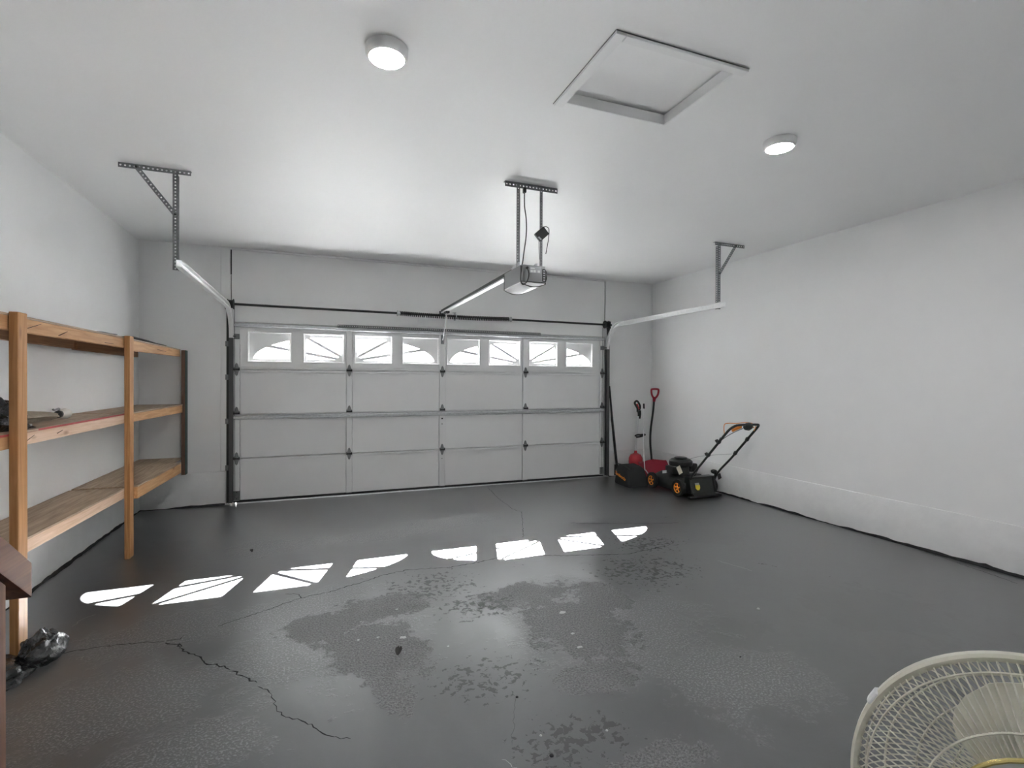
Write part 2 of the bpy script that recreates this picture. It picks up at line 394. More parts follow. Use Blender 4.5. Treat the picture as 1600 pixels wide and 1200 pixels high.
# floor: sealant bead and cracks
def bead(name, pts, inward, lab=None):
    """irregular dark caulk where wall meets slab"""
    V = []; F = []; inward = Vector(inward)
    total = (Vector(pts[1])-Vector(pts[0])).length; n = int(total/0.045)
    wv = 0.015; hv = 0.01
    for i in range(n+1):
        p = Vector(pts[0]).lerp(Vector(pts[1]), i/n)
        wv = min(0.028, max(0.008, wv+random.uniform(-0.008, 0.008))); hv = min(0.022, max(0.003, hv+random.uniform(-0.006, 0.006)))
        if random.random() < 0.05: hv += 0.012
        V += [p, p+inward*wv+Vector((0, 0, 0.001)), p+inward*wv*0.5+Vector((0, 0, 0.006)), p+inward*0.002+Vector((0, 0, hv))]
    for i in range(n):
        a, b = i*4, i*4+4
        for k in range(4): F.append((a+k, a+(k+1) % 4, b+(k+1) % 4, b+k))
    return MB().add(V, F).build(name, 'sealant', floor)
bead('sealant_bead', [(XR-0.016, YN, 0), (XR-0.016, D-0.016, 0)], (-1, 0, 0))
bead('sealant_bead', [(XL+0.012, YN, 0), (XL+0.012, D-0.016, 0)], (1, 0, 0))
bead('sealant_bead', [(XL+0.012, D-0.016, 0), (-0.985, D-0.016, 0)], (0, -1, 0))
bead('sealant_bead', [(4.06, D-0.016, 0), (XR-0.016, D-0.016, 0)], (0, -1, 0))
def crack(pts, wd, mat='crack_dark', parent=None, jit=0.008, step=0.018):
    P = []
    for a, b in zip(pts, pts[1:]):
        a, b = Vector((*a, 0)), Vector((*b, 0)); n = max(1, int((b-a).length/step))
        for i in range(n): P.append(a.lerp(b, i/n)+Vector((random.uniform(-jit, jit), random.uniform(-jit, jit), 0)))
    P.append(Vector((*pts[-1], 0)))
    V = []; F = []
    for i, p in enumerate(P):
        t = (P[min(i+1, len(P)-1)]-P[max(i-1, 0)]).normalized(); s_ = Vector((-t.y, t.x, 0))
        ww = wd*random.uniform(0.35, 1.2)*(0.25 if i in (0, len(P)-1) else 1)
        V += [p-s_*ww+Vector((0, 0, 0.0004)), p+s_*ww+Vector((0, 0, 0.0004)), p+Vector((0, 0, 0.0012))]
    for i in range(len(P)-1):
        a, b = 3*i, 3*i+3
        F += [(a, a+2, b+2, b), (a+2, a+1, b+1, b+2)]
    return MB().add(V, F).build('crack', mat, floor, smooth=0)
crack([(-1.423, 3.301), (-1.23, 3.274), (-1.04, 3.278), (-0.908, 3.263), (-0.773, 3.227)], 0.0035, 'crack_dark')
crack([(-0.773, 3.227), (-0.699, 3.228), (-0.695, 3.264)], 0.003, 'crack_dark')
crack([(-0.538, 3.314), (-0.266, 3.466), (-0.103, 3.564), (0.055, 3.59)], 0.0035, 'crack_dark')
crack([(0.055, 3.59), (0.289, 3.687), (0.454, 3.775), (0.646, 3.811), (0.926, 3.749), (1.191, 3.781), (1.43, 3.847), (1.871, 3.684), (2.379, 3.529), (2.813, 3.592)], 0.004, 'crack_dark')
crack([(-0.204, 3.665), (-0.124, 3.636), (-0.087, 3.548)], 0.0025, 'crack_dark')
crack([(-0.772, 3.219), (-0.702, 3.158), (-0.677, 3.128)], 0.005, 'crack_dark')
crack([(-0.694, 3.176), (-0.666, 3.089), (-0.617, 3.031), (-0.556, 2.982), (-0.522, 2.907), (-0.438, 2.839), (-0.399, 2.795)], 0.005, 'crack_dark')
crack([(-0.398, 2.788), (-0.308, 2.687), (-0.264, 2.632)], 0.005, 'crack_dark')
crack([(-0.253, 2.601), (-0.195, 2.523), (-0.173, 2.432), (-0.159, 2.381), (-0.126, 2.329), (-0.052, 2.262), (0.01, 2.181), (0.058, 2.132), (0.124, 2.091)], 0.0028, 'crack_dark')
crack([(2.11, 6.373), (2.043, 5.774), (2.017, 5.229), (2.066, 5.066), (1.745, 4.232)], 0.0025, 'crack_dark')
crack([(2.36, 4.512), (2.772, 4.337), (3.392, 4.134)], 0.0022, 'crack_dark')
crack([(0.83, 2.103), (0.764, 1.947), (0.71, 1.829)], 0.0012, 'crack_light')
crack([(2.975, 3.151), (3.023, 3.014), (3.055, 2.89)], 0.002, 'pale_chip')
crack([(-1.323, 3.6), (-1.299, 3.699), (-1.251, 3.742)], 0.0016, 'pale_chip')
crack([(0.652, 1.779), (0.687, 1.716)], 0.0015, 'pale_chip')
crack([(4.785, 2.741), (4.639, 2.046)], 0.0025, 'crack_dark')
# ------------------------------------------------------------------ garage door
door = thing('door_1', 'white sectional garage door with a row of sunburst windows', 'garage door', (1.53, D, 0)); door['kind'] = 'structure'
YF = D-0.022         # stile front
YP = D-0.006         # panel front
ST = [(-0.90, -0.835), (0.325, 0.392), (1.483, 1.558), (2.663, 2.738), (3.893, 3.960)]
SEAM = [0.035, 0.520, 1.022, 1.540, 2.062]
WIN = [(-0.751, -0.297), (-0.157, 0.294), (0.428, 0.872), (1.007, 1.472), (1.583, 2.034), (2.169, 2.621), (2.754, 3.194), (3.335, 3.769)]
WZ0, WZ1 = 1.634, 1.974
toY = lambda u, v, h: (u, h, v)
def rect(x0, z0, x1, z1): return [(x0, z0), (x1, z0), (x1, z1), (x0, z1)]
def clip(poly, a, b, c):
    out = []
    for i in range(len(poly)):
        p, q = poly[i], poly[(i+1) % len(poly)]
        dp, dq = a*p[0]+b*p[1]-c, a*q[0]+b*q[1]-c
        if dp <= 0: out.append(p)
        if dp*dq < 0:
            t = dp/(dp-dq); out.append((p[0]+(q[0]-p[0])*t, p[1]+(q[1]-p[1])*t))
    return out
for k in range(4):
    z0, z1 = SEAM[k], SEAM[k+1]
    if k < 3:
        sec = MB().box(-0.90, D+0.012, z0, 3.96, D+0.055, z1+0.004).build('door_section', 'door_paint', door, smooth=0)
    else:
        sm = MB(); sm.prism([rect(-0.90, z0, 3.96, z1)]+[list(reversed(rect(a-0.004, WZ0-0.004, b+0.004, WZ1+0.004))) for a, b in WIN], toY, D+0.012, D+0.055)
        sec = sm.build('door_section', 'door_paint', door, smooth=0)
    for (a, b) in ST:
        m_ = MB().box(a, YF, z0+0.003, b, D+0.012, z1-0.003)
        m_.build('stile', 'door_paint', sec, bevel=0.003)
    for i in range(4):
        a, b = ST[i][1]+0.004, ST[i+1][0]-0.005
        if k < 3:
            m_ = MB().box(a, YP, z0+0.006, b, D+0.012, z1-0.034)
            m_.box(a, YF+0.002, z1-0.033, b, D+0.012, z1-0.004)        # folded lip along the top edge
        else:
            m_ = MB(); ws = [x for x in WIN if a < x[0] < b]
            m_.prism([rect(a, z0+0.034, b, z1-0.004)]+[list(reversed(rect(x0-0.004, WZ0-0.004, x1+0.004, WZ1+0.004))) for x0, x1 in ws], toY, YP, D+0.012)
            m_.box(a, YF-0.004, z0+0.004, b, D+0.012, z0+0.032)
        m_.build('panel', 'door_paint', sec, bevel=0.002 if k < 3 else 0)
    if k == 3:
        for i, (x0, x1) in enumerate(WIN):
            f = MB(); f.prism([rect(x0, WZ0, x1, WZ1), list(reversed(rect(x0+0.009, WZ0+0.009, x1-0.009, WZ1-0.009)))], toY, D-0.013, D+0.0125)
            f.prism([rect(x0-0.010, WZ0-0.010, x1+0.010, WZ1+0.010), list(reversed(rect(x0+0.003, WZ0+0.003, x1-0.003, WZ1-0.003)))], toY, D-0.019, YP-0.0005)
            fo = f.build('window_frame', 'door_paint', sec, bevel=0.004)
            MB().box(x0+0.001, D+0.0215, WZ0+0.001, x1-0.001, D+0.0255, WZ1-0.001).build('pane', 'window_glass', sec, smooth=0)
            # sunburst insert outside the glass
            right = (i % 4) >= 2; cx = 0.360 if i < 4 else 2.690
            ox0, ox1, oz0, oz1 = x0+0.028, x1-0.028, WZ0+0.034, 1.931
            el = [(cx+1.06*math.cos(t), 1.655+0.302*math.sin(t)) for t in [PI*j/72 for j in range(73)]]
            regs = []; sg = 1 if right else -1
            lo, hi = math.radians(10.2), math.radians(29.5)     # the two spokes
            wsp = 0.0165; hubr = 0.135
            base_ = clip(clip(clip(clip(el+[(cx-1.06, 1.6), (cx+1.06, 1.6)], 0, 0, 1), -1, 0, -ox0), 1, 0, ox1), 0, -1, -oz0)
            base_ = clip(base_, 0, 1, oz1)
            def halfplane(poly, ang, side, off):
                # normal of the spoke line through (cx, 1.655)
                nx, nz = -math.sin(ang)*sg, math.cos(ang)
                c_ = nx*cx+nz*1.655
                return clip(poly, nx*side, nz*side, (c_)*side-off)
            for (a0, a1) in ((None, lo), (lo, hi), (hi, None)):
                pl = base_
                if a0 is not None: pl = halfplane(pl, a0, -1, wsp)
                if a1 is not None: pl = halfplane(pl, a1, 1, wsp)
                if not pl: continue
                mid = ((a0 or 0)+(a1 if a1 is not None else PI/2))/2 if a1 is not None else math.radians(50)
                dx, dz = math.cos(mid)*sg, math.sin(mid)
                pl = clip(pl, -dx, -dz, -(dx*cx+dz*1.655)-hubr*(1.0 if a1 is not None else 0.8))
                # drop doubled points
                q = []
                for p in pl:
                    if not q or math.hypot(p[0]-q[-1][0], p[1]-q[-1][1]) > 1e-4: q.append(p)
                if len(q) > 2 and math.hypot(q[0][0]-q[-1][0], q[0][1]-q[-1][1]) < 1e-4: q.pop()
                ar = 0.5*sum(q[j][0]*q[(j+1) % len(q)][1]-q[(j+1) % len(q)][0]*q[j][1] for j in range(len(q))) if len(q) > 2 else 0
                if abs(ar) > 0.0004: regs.append(q if ar < 0 else list(reversed(q)))
            gm_ = MB(); gm_.prism([rect(x0-0.0035, WZ0-0.0035, x1+0.0035, WZ1+0.0035)]+regs, toY, D+0.013, D+0.020)
            gm_.build('sunburst_insert', 'white_plastic', sec, smooth=0)
# hinges
def hinge(xc, zc, name='hinge', low=True):
    m_ = MB(); y = YF-0.004
    for sgn in (1, -1):
        if sgn < 0 and not low: continue
        poly = [(-0.026, sgn*0.010), (0.026, sgn*0.010), (0.012, sgn*0.062), (0, sgn*0.075), (-0.012, sgn*0.062)]
        if sgn < 0: poly = list(reversed(poly))
        m_.prism([[(xc+a, zc+b) for a, b in poly]], toY, y-0.0015, y+0.004)
    ho = m_.build('hinge', 'galvanized_dull', door, smooth=0)
    b_ = MB().cyl((xc-0.034, y-0.012, zc), (xc+0.034, y-0.012, zc), 0.010, 8)
    b_.box(xc-0.032, y-0.012, zc-0.012, xc-0.026, y+0.002, zc+0.022); b_.box(xc+0.026, y-0.012, zc-0.012, xc+0.032, y+0.002, zc+0.022)
    b_.build('hinge_barrel', 'dark_steel', ho)
for zc in (SEAM[1], SEAM[2]+0.018, SEAM[3]):
    for (a, b) in ST: hinge((a+b)/2, zc, low=(zc != SEAM[2]+0.018))
# struts stiffening the door
def hat(z, hgt, name, x0=-0.895, x1=3.955, y=YF):
    pr_ = [(0, -hgt/2), (-0.006, -hgt/2), (-0.006, -hgt*0.28), (-0.034, -hgt*0.20), (-0.034, hgt*0.20), (-0.006, hgt*0.28), (-0.006, hgt/2), (0, hgt/2)]
    m_ = MB(); m_.prism([pr_], lambda u, v, h: (h, y-0.001+u, z+v), x0, x1)
    return m_.build(name, 'galvanized', door, smooth=0)
hat(0.992, 0.058, 'stiffening_strut'); hat(2.045, 0.05, 'stiffening_strut')
pa = MB(); pa.perf((0.22, YF-0.036, 2.062), (1, 0, 0), (0, 0, 1), 2.69, 0.034, 0.003, 0.026, 0.006)
pa.perf((0.22, YF-0.070, 2.060), (1, 0, 0), (0, 1, 0), 2.69, 0.034, 0.003, 0.026, 0.006)
pa.build('perforated_angle', 'galvanized_dull', door, smooth=0)
hat(2.028, 0.026, 'top_rail', 0.20, 2.85, YF-0.032)
for x0 in (-0.898, 3.894):
    m_ = MB().box(x0, YF-0.005, 0.045, x0+0.064, YF, 0.150); c_ = m_.build('corner_plate', 'galvanized_dull', door, bevel=0.001)
    for z in (0.062, 0.134):
        MB().lathe([(0.006, 0), (0.005, 0.004)], (x0+0.032, YF-0.005, z), (0, -1, 0), 8).build('bolt', 'dark_steel', c_)
    m_ = MB().box(x0+0.004, YF-0.006, 1.885, x0+0.062, YF, 1.945); m_.box(x0+0.01, YF-0.03, 1.90, x0+0.05, YF-0.006, 1.93)
    m_.build('top_bracket', 'galvanized_dull', door)
MB().box(-0.90, D-0.020, 0.016, 3.96, D+0.05, 0.036).build('bottom_retainer', 'dark_steel', door, smooth=0)
sb = MB(); sb.prism([[(-0.024, 0.002), (-0.020, 0.016), (0.045, 0.016), (0.040, 0.0)]], lambda u, v, h: (h, D+u, v), -0.868, 3.93)
sb.build('bottom_seal', 'galvanized', door)
ob_ = MB().box(1.499, YF-0.006, 1.90, 1.541, YF, 2.02); ob_.box(1.505, YF-0.03, 1.93, 1.511, YF-0.006, 1.97); ob_.box(1.529, YF-0.03, 1.93, 1.535, YF-0.006, 1.97)
ob_.build('opener_bracket', 'galvanized_dull', door)
for z, r_ in ((0.925, 0.011), (0.855, 0.007), (0.40, 0.006)):
    MB().lathe([(r_, 0), (r_*0.8, 0.003)], (1.52, YF-0.0005, z), (0, -1, 0), 10).build('lock_hole', 'crack_dark', door)

# torsion spring on its shaft
YS = D-0.093
ts = thing('torsion_spring', 'dark torsion spring on a long shaft across the wall above the garage door', 'spring', (1.5, YS, 2.23))
SH0, SH1 = Vector((-0.945, YS, 2.272)), Vector((4.01, YS, 2.255))
MB().cyl((-0.985, YS, 2.274), (4.04, YS, 2.252), 0.0135, 12).build('shaft', 'dark_steel', ts)
def along(x): t = (x+0.945)/4.955; return SH0.lerp(SH1, t)
pts = []; turns = 60; n = turns*10
for i in range(n+1):
    x = 0.955+1.47*i/n; c_ = along(x); a = 2*PI*turns*i/n; sag = -0.012*math.sin(PI*i/n)
    pts.append((x, c_.y+0.024*math.cos(a), c_.z+sag+0.024*math.sin(a)))
MB().tube(pts, 0.0075, 5).build('spring_coil', 'dark_steel', ts, smooth=60)
for x in (0.935, 2.445):
    c_ = along(x); MB().lathe([(0.02, -0.03), (0.027, -0.028), (0.027, 0.0), (0.036, 0.002), (0.036, 0.012), (0.02, 0.014)], c_, (1 if x > 1.5 else -1, 0, 0), 14).build('spring_cone', 'galvanized', ts)
for x, sgn in ((-0.915, 1), (3.955, -1)):
    c_ = along(x)
    dr = MB().lathe([(0.02, -0.035), (0.055, -0.034), (0.055, -0.028), (0.046, -0.024), (0.046, 0.02), (0.058, 0.024), (0.058, 0.032), (0.02, 0.034)], c_, (sgn, 0, 0), 18).build('cable_drum', 'dark_steel', ts)
    MB().box(x-sgn*0.052-0.003, c_.y-0.03, c_.z-0.06, x-sgn*0.052+0.003, D-0.011, c_.z+0.045).build('bearing_plate', 'dark_steel', ts)
    MB().cyl((x+sgn*0.030, D-0.040, c_.z-0.04), (x+sgn*0.032, D-0.034, 0.07), 0.0022, 5).build('lift_cable', 'dark_steel', ts)
c_ = along(1.68)
m_ = MB().lathe([(0.034, -0.006), (0.034, 0.006)], c_, (1, 0, 0), 16); m_.box(1.674, c_.y, c_.z-0.05, 1.686, D-0.010, c_.z+0.055); m_.box(1.655, D-0.016, c_.z-0.055, 1.705, D-0.010, c_.z+0.06)
m_.build('center_bracket', 'galvanized', ts)
sp_ = MB().box(1.205, D-0.017, 2.115, 1.815, D-0.0105, 2.315).build('spring_pad', 'wall_paint', bevel=0.002)
sp_.name = 'trim_12'; struct(sp_, 'white pad board behind the torsion spring')

# ------------------------------------------------------------------ door tracks and hangers
def track(side, lab):
    """side -1 left, +1 right; channel opens towards the door"""
    X = -0.932 if side < 0 else 4.006
    t = thing('door_track', lab, 'track', (X, D-0.06, 0), 'garage door tracks')
    inn = -side       # towards the door
    prof = [(0.0, -0.027), (0.0, 0.027)]
    Yv, Zt, R_ = D-0.062, 2.235, 0.34
    def sweep(pts, name, mat):
        # pts: (y, z) centreline; C section: web away from the door with two flanges
        V = []; F = []
        sect = [(0.012, -0.026), (0.034, -0.027), (0.034, -0.025), (0.0, -0.025), (0.0, 0.025), (0.034, 0.025), (0.034, 0.027), (0.012, 0.028), (-0.0025, 0.0275), (-0.0025, -0.0275)]
        sect = [(-0.0025, -0.0275), (0.036, -0.0275), (0.036, -0.0175), (0.0335, -0.0175), (0.0335, -0.025), (0, -0.025), (0, 0.025), (0.0335, 0.025), (0.0335, 0.0175), (0.036, 0.0175), (0.036, 0.0275), (-0.0025, 0.0275)]
        n = len(sect)
        for i, (y, z) in enumerate(pts):
            y0, z0 = pts[max(i-1, 0)]; y1, z1 = pts[min(i+1, len(pts)-1)]
            l_ = math.hypot(y1-y0, z1-z0); ny, nz = -(z1-z0)/l_, (y1-y0)/l_
            for (a, b) in sect: V.append((X+inn*a, y+ny*b, z+nz*b))
        for i in range(len(pts)-1):
            for k in range(n):
                j = (k+1) % n; F.append((i*n+k, i*n+j, (i+1)*n+j, (i+1)*n+k))
        F.append(tuple(range(n))); F.append(tuple(reversed(range((len(pts)-1)*n, len(pts)*n))))
        return MB().add(V, F).build(name, mat, t, smooth=30)
    sweep([(Yv, 0.03), (Yv, Zt-R_)], 'vertical_track', 'track_shaded')
    sweep([(Yv-R_+R_*math.cos(a), Zt-R_+R_*math.sin(a)) for a in [PI/2*i/14 for i in range(15)]], 'curved_track', 'track_steel')
    sweep([(Yv-R_, Zt), (5.2, Zt+0.002), (4.165, Zt+0.004)], 'horizontal_track', 'track_steel')
    # angle iron to the jamb and brackets
    ax = X-inn*0.003
    m_ = MB().box(min(ax, ax-inn*0.004), Yv-0.03, 0.02, max(ax, ax-inn*0.004), D-0.0145, 2.20)
    m_.box(min(ax, ax-inn*0.035), D-0.019, 0.02, max(ax, ax-inn*0.035), D-0.015, 2.20)
    m_.build('wall_angle', 'dark_steel', t, smooth=0)
    for z in (0.42, 0.95, 1.45, 1.83):
        m_ = MB().box(min(ax, ax-inn*0.045), D-0.026, z-0.03, max(ax, ax-inn*0.045), D-0.019, z+0.03)
        m_.build('jamb_bracket', 'galvanized_dull', t)
    for z in (SEAM[1], SEAM[2]+0.018, SEAM[3], 1.915):
        m_ = MB().lathe([(0.008, -0.006), (0.021, -0.005), (0.021, 0.005), (0.008, 0.006)], (X+inn*0.012, Yv, z), (1, 0, 0), 12)
        m_.cyl((X+inn*0.018, Yv, z), (X+inn*0.06, Yv, z), 0.005, 6)
        m_.build('roller', 'dark_steel', t)
    return t
track(-1, 'garage door track beside the wooden shelves, curving up to the ceiling hanger')
track(1, 'garage door track beside the leaning shovel and garden tools, curving under the ceiling')

def hanger(side, lab, xs, ys, x0, x1, bx, bz, group):
    t = thing('track_hanger', lab, 'bracket', (xs, ys, H), group)
    m_ = MB(); Zt = H-0.001
    m_.perf((x0, ys-0.028, Zt), (1, 0, 0), (0, 1, 0), x1-x0, 0.034, 0.0025, 0.028, 0.007)
    m_.perf((x0, ys-0.028, Zt-0.034), (1, 0, 0), (0, 0, 1), x1-x0, 0.034, 0.0025, 0.028, 0.007)
    m_.build('ceiling_angle', 'galvanized_dull', t, smooth=0)
    m_ = MB()
    m_.perf((xs-0.017, ys-0.031, 2.205), (0, 0, 1), (1, 0, 0), Zt-0.008-2.205, 0.034, 0.0025, 0.024, 0.006)
    ex = xs+0.017 if side < 0 else xs-0.017
    m_.perf((ex, ys-0.031, 2.205), (0, 0, 1), (0, 1, 0), Zt-0.04-2.205, 0.034, 0.0025, 0.024, 0.006)
    m_.build('hanger_strut', 'galvanized_dull', t, smooth=0)
    a, b = Vector((bx, ys-0.034, Zt-0.02)), Vector((xs, ys-0.034, bz)); d = b-a
    wv = Vector((d.z, 0, -d.x)).normalized()
    m_ = MB(); m_.perf(a-wv*0.015, d, wv, d.length, 0.030, 0.0025, 0.025, 0.006)
    br = m_.build('diagonal_brace', 'galvanized_dull', t, smooth=0)
    for q in (a, b): MB().lathe([(0.009, 0), (0.008, 0.007)], q+Vector((0, -0.003, 0)), (0, -1, 0), 6).build('bolt', 'dark_steel', br)
    return t
hanger(-1, 'perforated steel hanger on the ceiling above the wooden shelves', -0.954, 4.27, -1.292, -0.858, -1.185, 2.60, 'perforated ceiling hangers')
hanger(1, 'perforated steel hanger on the ceiling near the plain right wall', 4.029, 4.31, 3.972, 4.378, 4.250, 2.585, 'perforated ceiling hangers')

# ------------------------------------------------------------------ garage door opener
op = thing('garage_door_opener', 'grey garage door opener with a long rail, hung from the ceiling', 'door opener', (1.505, 3.6, 2.10))
OX0, OX1, OY0, OY1, OZ0, OZ1 = 1.358, 1.550, 3.36, 3.715, 2.138, 2.262
MB().box(OX0, OY0, OZ0, OX1, OY1, OZ1).build('motor_housing', 'opener_grey', op, bevel=0.008, seg=2)
ln = MB(); prof = [(OX0+0.002, OZ0)]+[(OX0+0.002+(OX1-OX0-0.004)*i/12, OZ0-0.032*math.sin(PI*(0.08+0.84*i/12))) for i in range(13)]+[(OX1-0.002, OZ0)]
ln.prism([prof], lambda u, v, h: (u, h, v), OY0+0.006, OY1-0.006); ln.build('light_lens', 'lens_white', op, smooth=40)
for y in (OY0-0.001, OY1-0.006):
    pf = [(OX0-0.002, OZ0+0.004)]+[(OX0-0.002+(OX1-OX0+0.004)*i/12, OZ0-0.036*math.sin(PI*(0.08+0.84*i/12))) for i in range(13)]+[(OX1+0.002, OZ0+0.004)]
    inner = [(OX0+0.004+(OX1-OX0-0.008)*i/12, OZ0-0.030*math.sin(PI*(0.08+0.84*i/12))) for i in range(13)]
    inner = [(OX0+0.004, OZ0+0.001)]+inner+[(OX1-0.004, OZ0+0.001)]
    e_ = MB(); e_.prism([pf, list(reversed(inner))], lambda u, v, h: (u, h, v), y, y+0.007); e_.build('lens_trim', 'black_plastic', op)
MB().box(OX0-0.003, OY0+0.002, OZ0-0.006, OX0+0.001, OY0+0.009, OZ1-0.01).build('corner_trim', 'black_plastic', op)
MB().box(OX0-0.003, OY1-0.009, OZ0-0.006, OX0+0.001, OY1-0.002, OZ1-0.02).build('corner_trim', 'black_plastic', op)
vent = MB().box(OX1-0.026, OY0-0.005, OZ0+0.01, OX1-0.002, OY0+0.001, OZ1-0.022).build('vent_strip', 'black_plastic', op, bevel=0.002)
for i in range(5): MB().box(OX1-0.021, OY0-0.0075, OZ0+0.016+i*0.017, OX1-0.007, OY0-0.005, OZ0+0.024+i*0.017).build('button', 'sticker_grey', vent)
MB().lathe([(0.0, -0.06), (0.045, 0.0), (0.058, 0.012), (0.056, 0.03), (0.0, 0.034)], (OX1-0.006, 3.44, 2.20), (1, 0, 0.0), 18).build('side_knuckle', 'black_plastic', op)
lb = MB().box(1.425, OY0-0.002, 2.205, 1.515, OY0+0.001, 2.252).build('rating_label', 'sticker_grey', op)
for x in (1.430, 1.453, 1.486): MB().box(x, OY0-0.0035, 2.209, x+0.018, OY0-0.002, 2.226).build('label_symbol', 'sticker_white', lb)
MB().box(1.430, OY0-0.0035, 2.234, 1.463, OY0-0.002, 2.242).build('label_bar', 'sticker_white', lb)
for x in (1.402, 1.546):
    m_ = MB(); m_.prism([[(3.50, OZ1), (3.66, OZ1), (3.66, OZ1+0.04), (3.53, OZ1+0.055), (3.50, OZ1+0.05)]], lambda u, v, h: (h, u, v), x-0.002, x+0.002)
    m_.build('mount_tab', 'galvanized', op)
MB().lathe([(0.0, 0), (0.035, 0.001), (0.035, 0.014), (0.028, 0.02), (0.0, 0.021)], (1.455, 3.50, OZ1-0.001), (0, 0, 1), 16).build('sprocket_cover', 'black_plastic', op)
# rail to the door, trolley and arm
rl = MB(); a, b = Vector((1.447, 3.60, 2.286)), Vector((1.512, D-0.045, 2.322)); d = (b-a)
for u0_, u1_, v0_, v1_ in ((-0.021, 0.021, -0.024, -0.021), (-0.021, -0.018, -0.021, 0.018), (0.018, 0.021, -0.021, 0.018), (-0.021, 0.021, 0.018, 0.021)):
    rl.obox((a+b)/2+Vector(((u0_+u1_)/2, 0, (v0_+v1_)/2)), d/2, Vector(((u1_-u0_)/2, 0, 0)), Vector((0, 0, (v1_-v0_)/2)))
rl.build('rail', 'track_steel', op, smooth=0)
MB().obox((a+b)/2+Vector((-0.0225, 0, 0.004)), d/2*0.985, Vector((0.0012, 0, 0)), Vector((0, 0, 0.014))).build('rail_side', 'dark_steel', op, smooth=0)
m_ = MB().box(1.480, D-0.075, 2.268, 1.486, D-0.012, 2.322); m_.box(1.536, D-0.075, 2.268, 1.542, D-0.012, 2.322); m_.box(1.478, D-0.018, 2.262, 1.544, D-0.011, 2.330)
m_.lathe([(0.018, -0.012), (0.018, 0.012)], (1.511, D-0.05, 2.29), (1, 0, 0), 12)
m_.build('header_bracket', 'dark_steel', op)
MB().box(1.488, 6.18, 2.268, 1.536, 6.30, 2.296).build('trolley', 'dark_steel', op, bevel=0.003)
dm = MB(); dm.tube([(1.512, 6.24, 2.28), (1.512, 6.30, 2.20), (1.513, 6.37, 2.07), (1.516, 6.43, 1.98), (1.519, YF-0.022, 1.952)], 0.007, 8)
dm.build('door_arm', 'galvanized', op)
MB().tube([(1.505, 6.20, 2.275), (1.500, 6.20, 2.15), (1.503, 6.20, 2.02), (1.502, 6.20, 1.93)], 0.0028, 6).build('release_cord', 'cloth_pale', op)
# hanging straps
hg = thing('opener_hanger', 'pair of perforated steel straps hanging the opener from a ceiling angle', 'bracket', (1.51, 3.61, H))
m_ = MB(); m_.perf((1.305, 3.56, H-0.003), (1, 0, 0), (0, 1, 0), 0.435, 0.036, 0.0025, 0.027, 0.007)
m_.perf((1.305, 3.56, H-0.042), (1, 0, 0), (0, 0, 1), 0.435, 0.040, 0.0025, 0.027, 0.007); m_.build('ceiling_angle', 'galvanized_dull', hg, smooth=0)
for x, wd in ((1.398, 0.050), (1.590, 0.042)):
    m_ = MB(); m_.perf((x, 3.556, 2.285), (0, 0, 1), (1, 0, 0), H-0.012-2.285, wd*0.55, 0.0025, 0.022, 0.0055)
    m_.perf((x+wd*0.55, 3.556, 2.285), (0, 0, 1), (0, 1, 0), H-0.045-2.285, 0.034, 0.0025, 0.022, 0.0055)
    m_.build('hanging_strap', 'galvanized_dull', hg, smooth=0)
def smoothpts(P, n=6):
    P = [Vector(p) for p in P]; out = []
    for i in range(len(P)-1):
        p0, p1, p2, p3 = P[max(i-1, 0)], P[i], P[i+1], P[min(i+2, len(P)-1)]
        for k in range(n):
            t = k/n; out.append(0.5*((2*p1)+(p2-p0)*t+(2*p0-5*p1+4*p2-p3)*t*t+(3*p1-p0-3*p2+p3)*t**3))
    out.append(P[-1]); return out
pc = thing('power_cord', 'black power cord running down the left opener strap and looping at the motor', 'cord', (1.44, 3.53, H))
MB().tube(smoothpts([(1.452, 3.535, 2.85), (1.452, 3.53, 2.74), (1.464, 3.525, 2.64), (1.462, 3.52, 2.52), (1.438, 3.50, 2.40), (1.395, 3.42, 2.30), (1.350, 3.335, 2.22), (1.338, 3.32, 2.14), (1.355, 3.318, 2.108), (1.390, 3.325, 2.135), (1.408, 3.335, 2.19), (1.402, 3.352, 2.238)]), 0.0042, 6).build('cable', 'black_plastic', pc)
MB().box(1.442, 3.520, 2.842, 1.464, 3.550, 2.882).build('plug', 'black_plastic', pc, bevel=0.004)
MB().lathe([(0.010, 0), (0.009, 0.012), (0.006, 0.014)], (1.402, 3.3595, 2.238), (0, -1, 0), 10).build('strain_relief', 'black_plastic', pc)
rb = thing('receiver_box', 'small black receiver box hanging askew on the right opener strap', 'receiver', (1.60, 3.535, 2.55))
ca, sa = math.cos(math.radians(42)), math.sin(math.radians(42))
MB().obox((1.597, 3.538, 2.549), (0.050*ca, 0, 0.050*sa), (0, 0.012, 0), (-0.036*sa, 0, 0.036*ca)).build('case', 'black_plastic', rb, bevel=0.004)
MB().obox((1.578, 3.5252, 2.512), (0.016*ca, 0, -0.016*sa*0.9), (0, 0.0012, 0), (0.006*sa, 0, 0.006*ca)).build('sticker', 'sticker_grey', rb)
MB().tube(smoothpts([(1.612, 3.53, 2.603), (1.632, 3.53, 2.608), (1.655, 3.53, 2.59), (1.652, 3.53, 2.52), (1.640, 3.53, 2.45), (1.632, 3.535, 2.40)]), 0.003, 6).build('cable', 'black_plastic', rb)
MB().tube(smoothpts([(1.570, 3.53, 2.50), (1.572, 3.53, 2.42), (1.578, 3.53, 2.35), (1.592, 3.53, 2.315)]), 0.0016, 5).build('antenna_wire', 'opener_grey', rb)

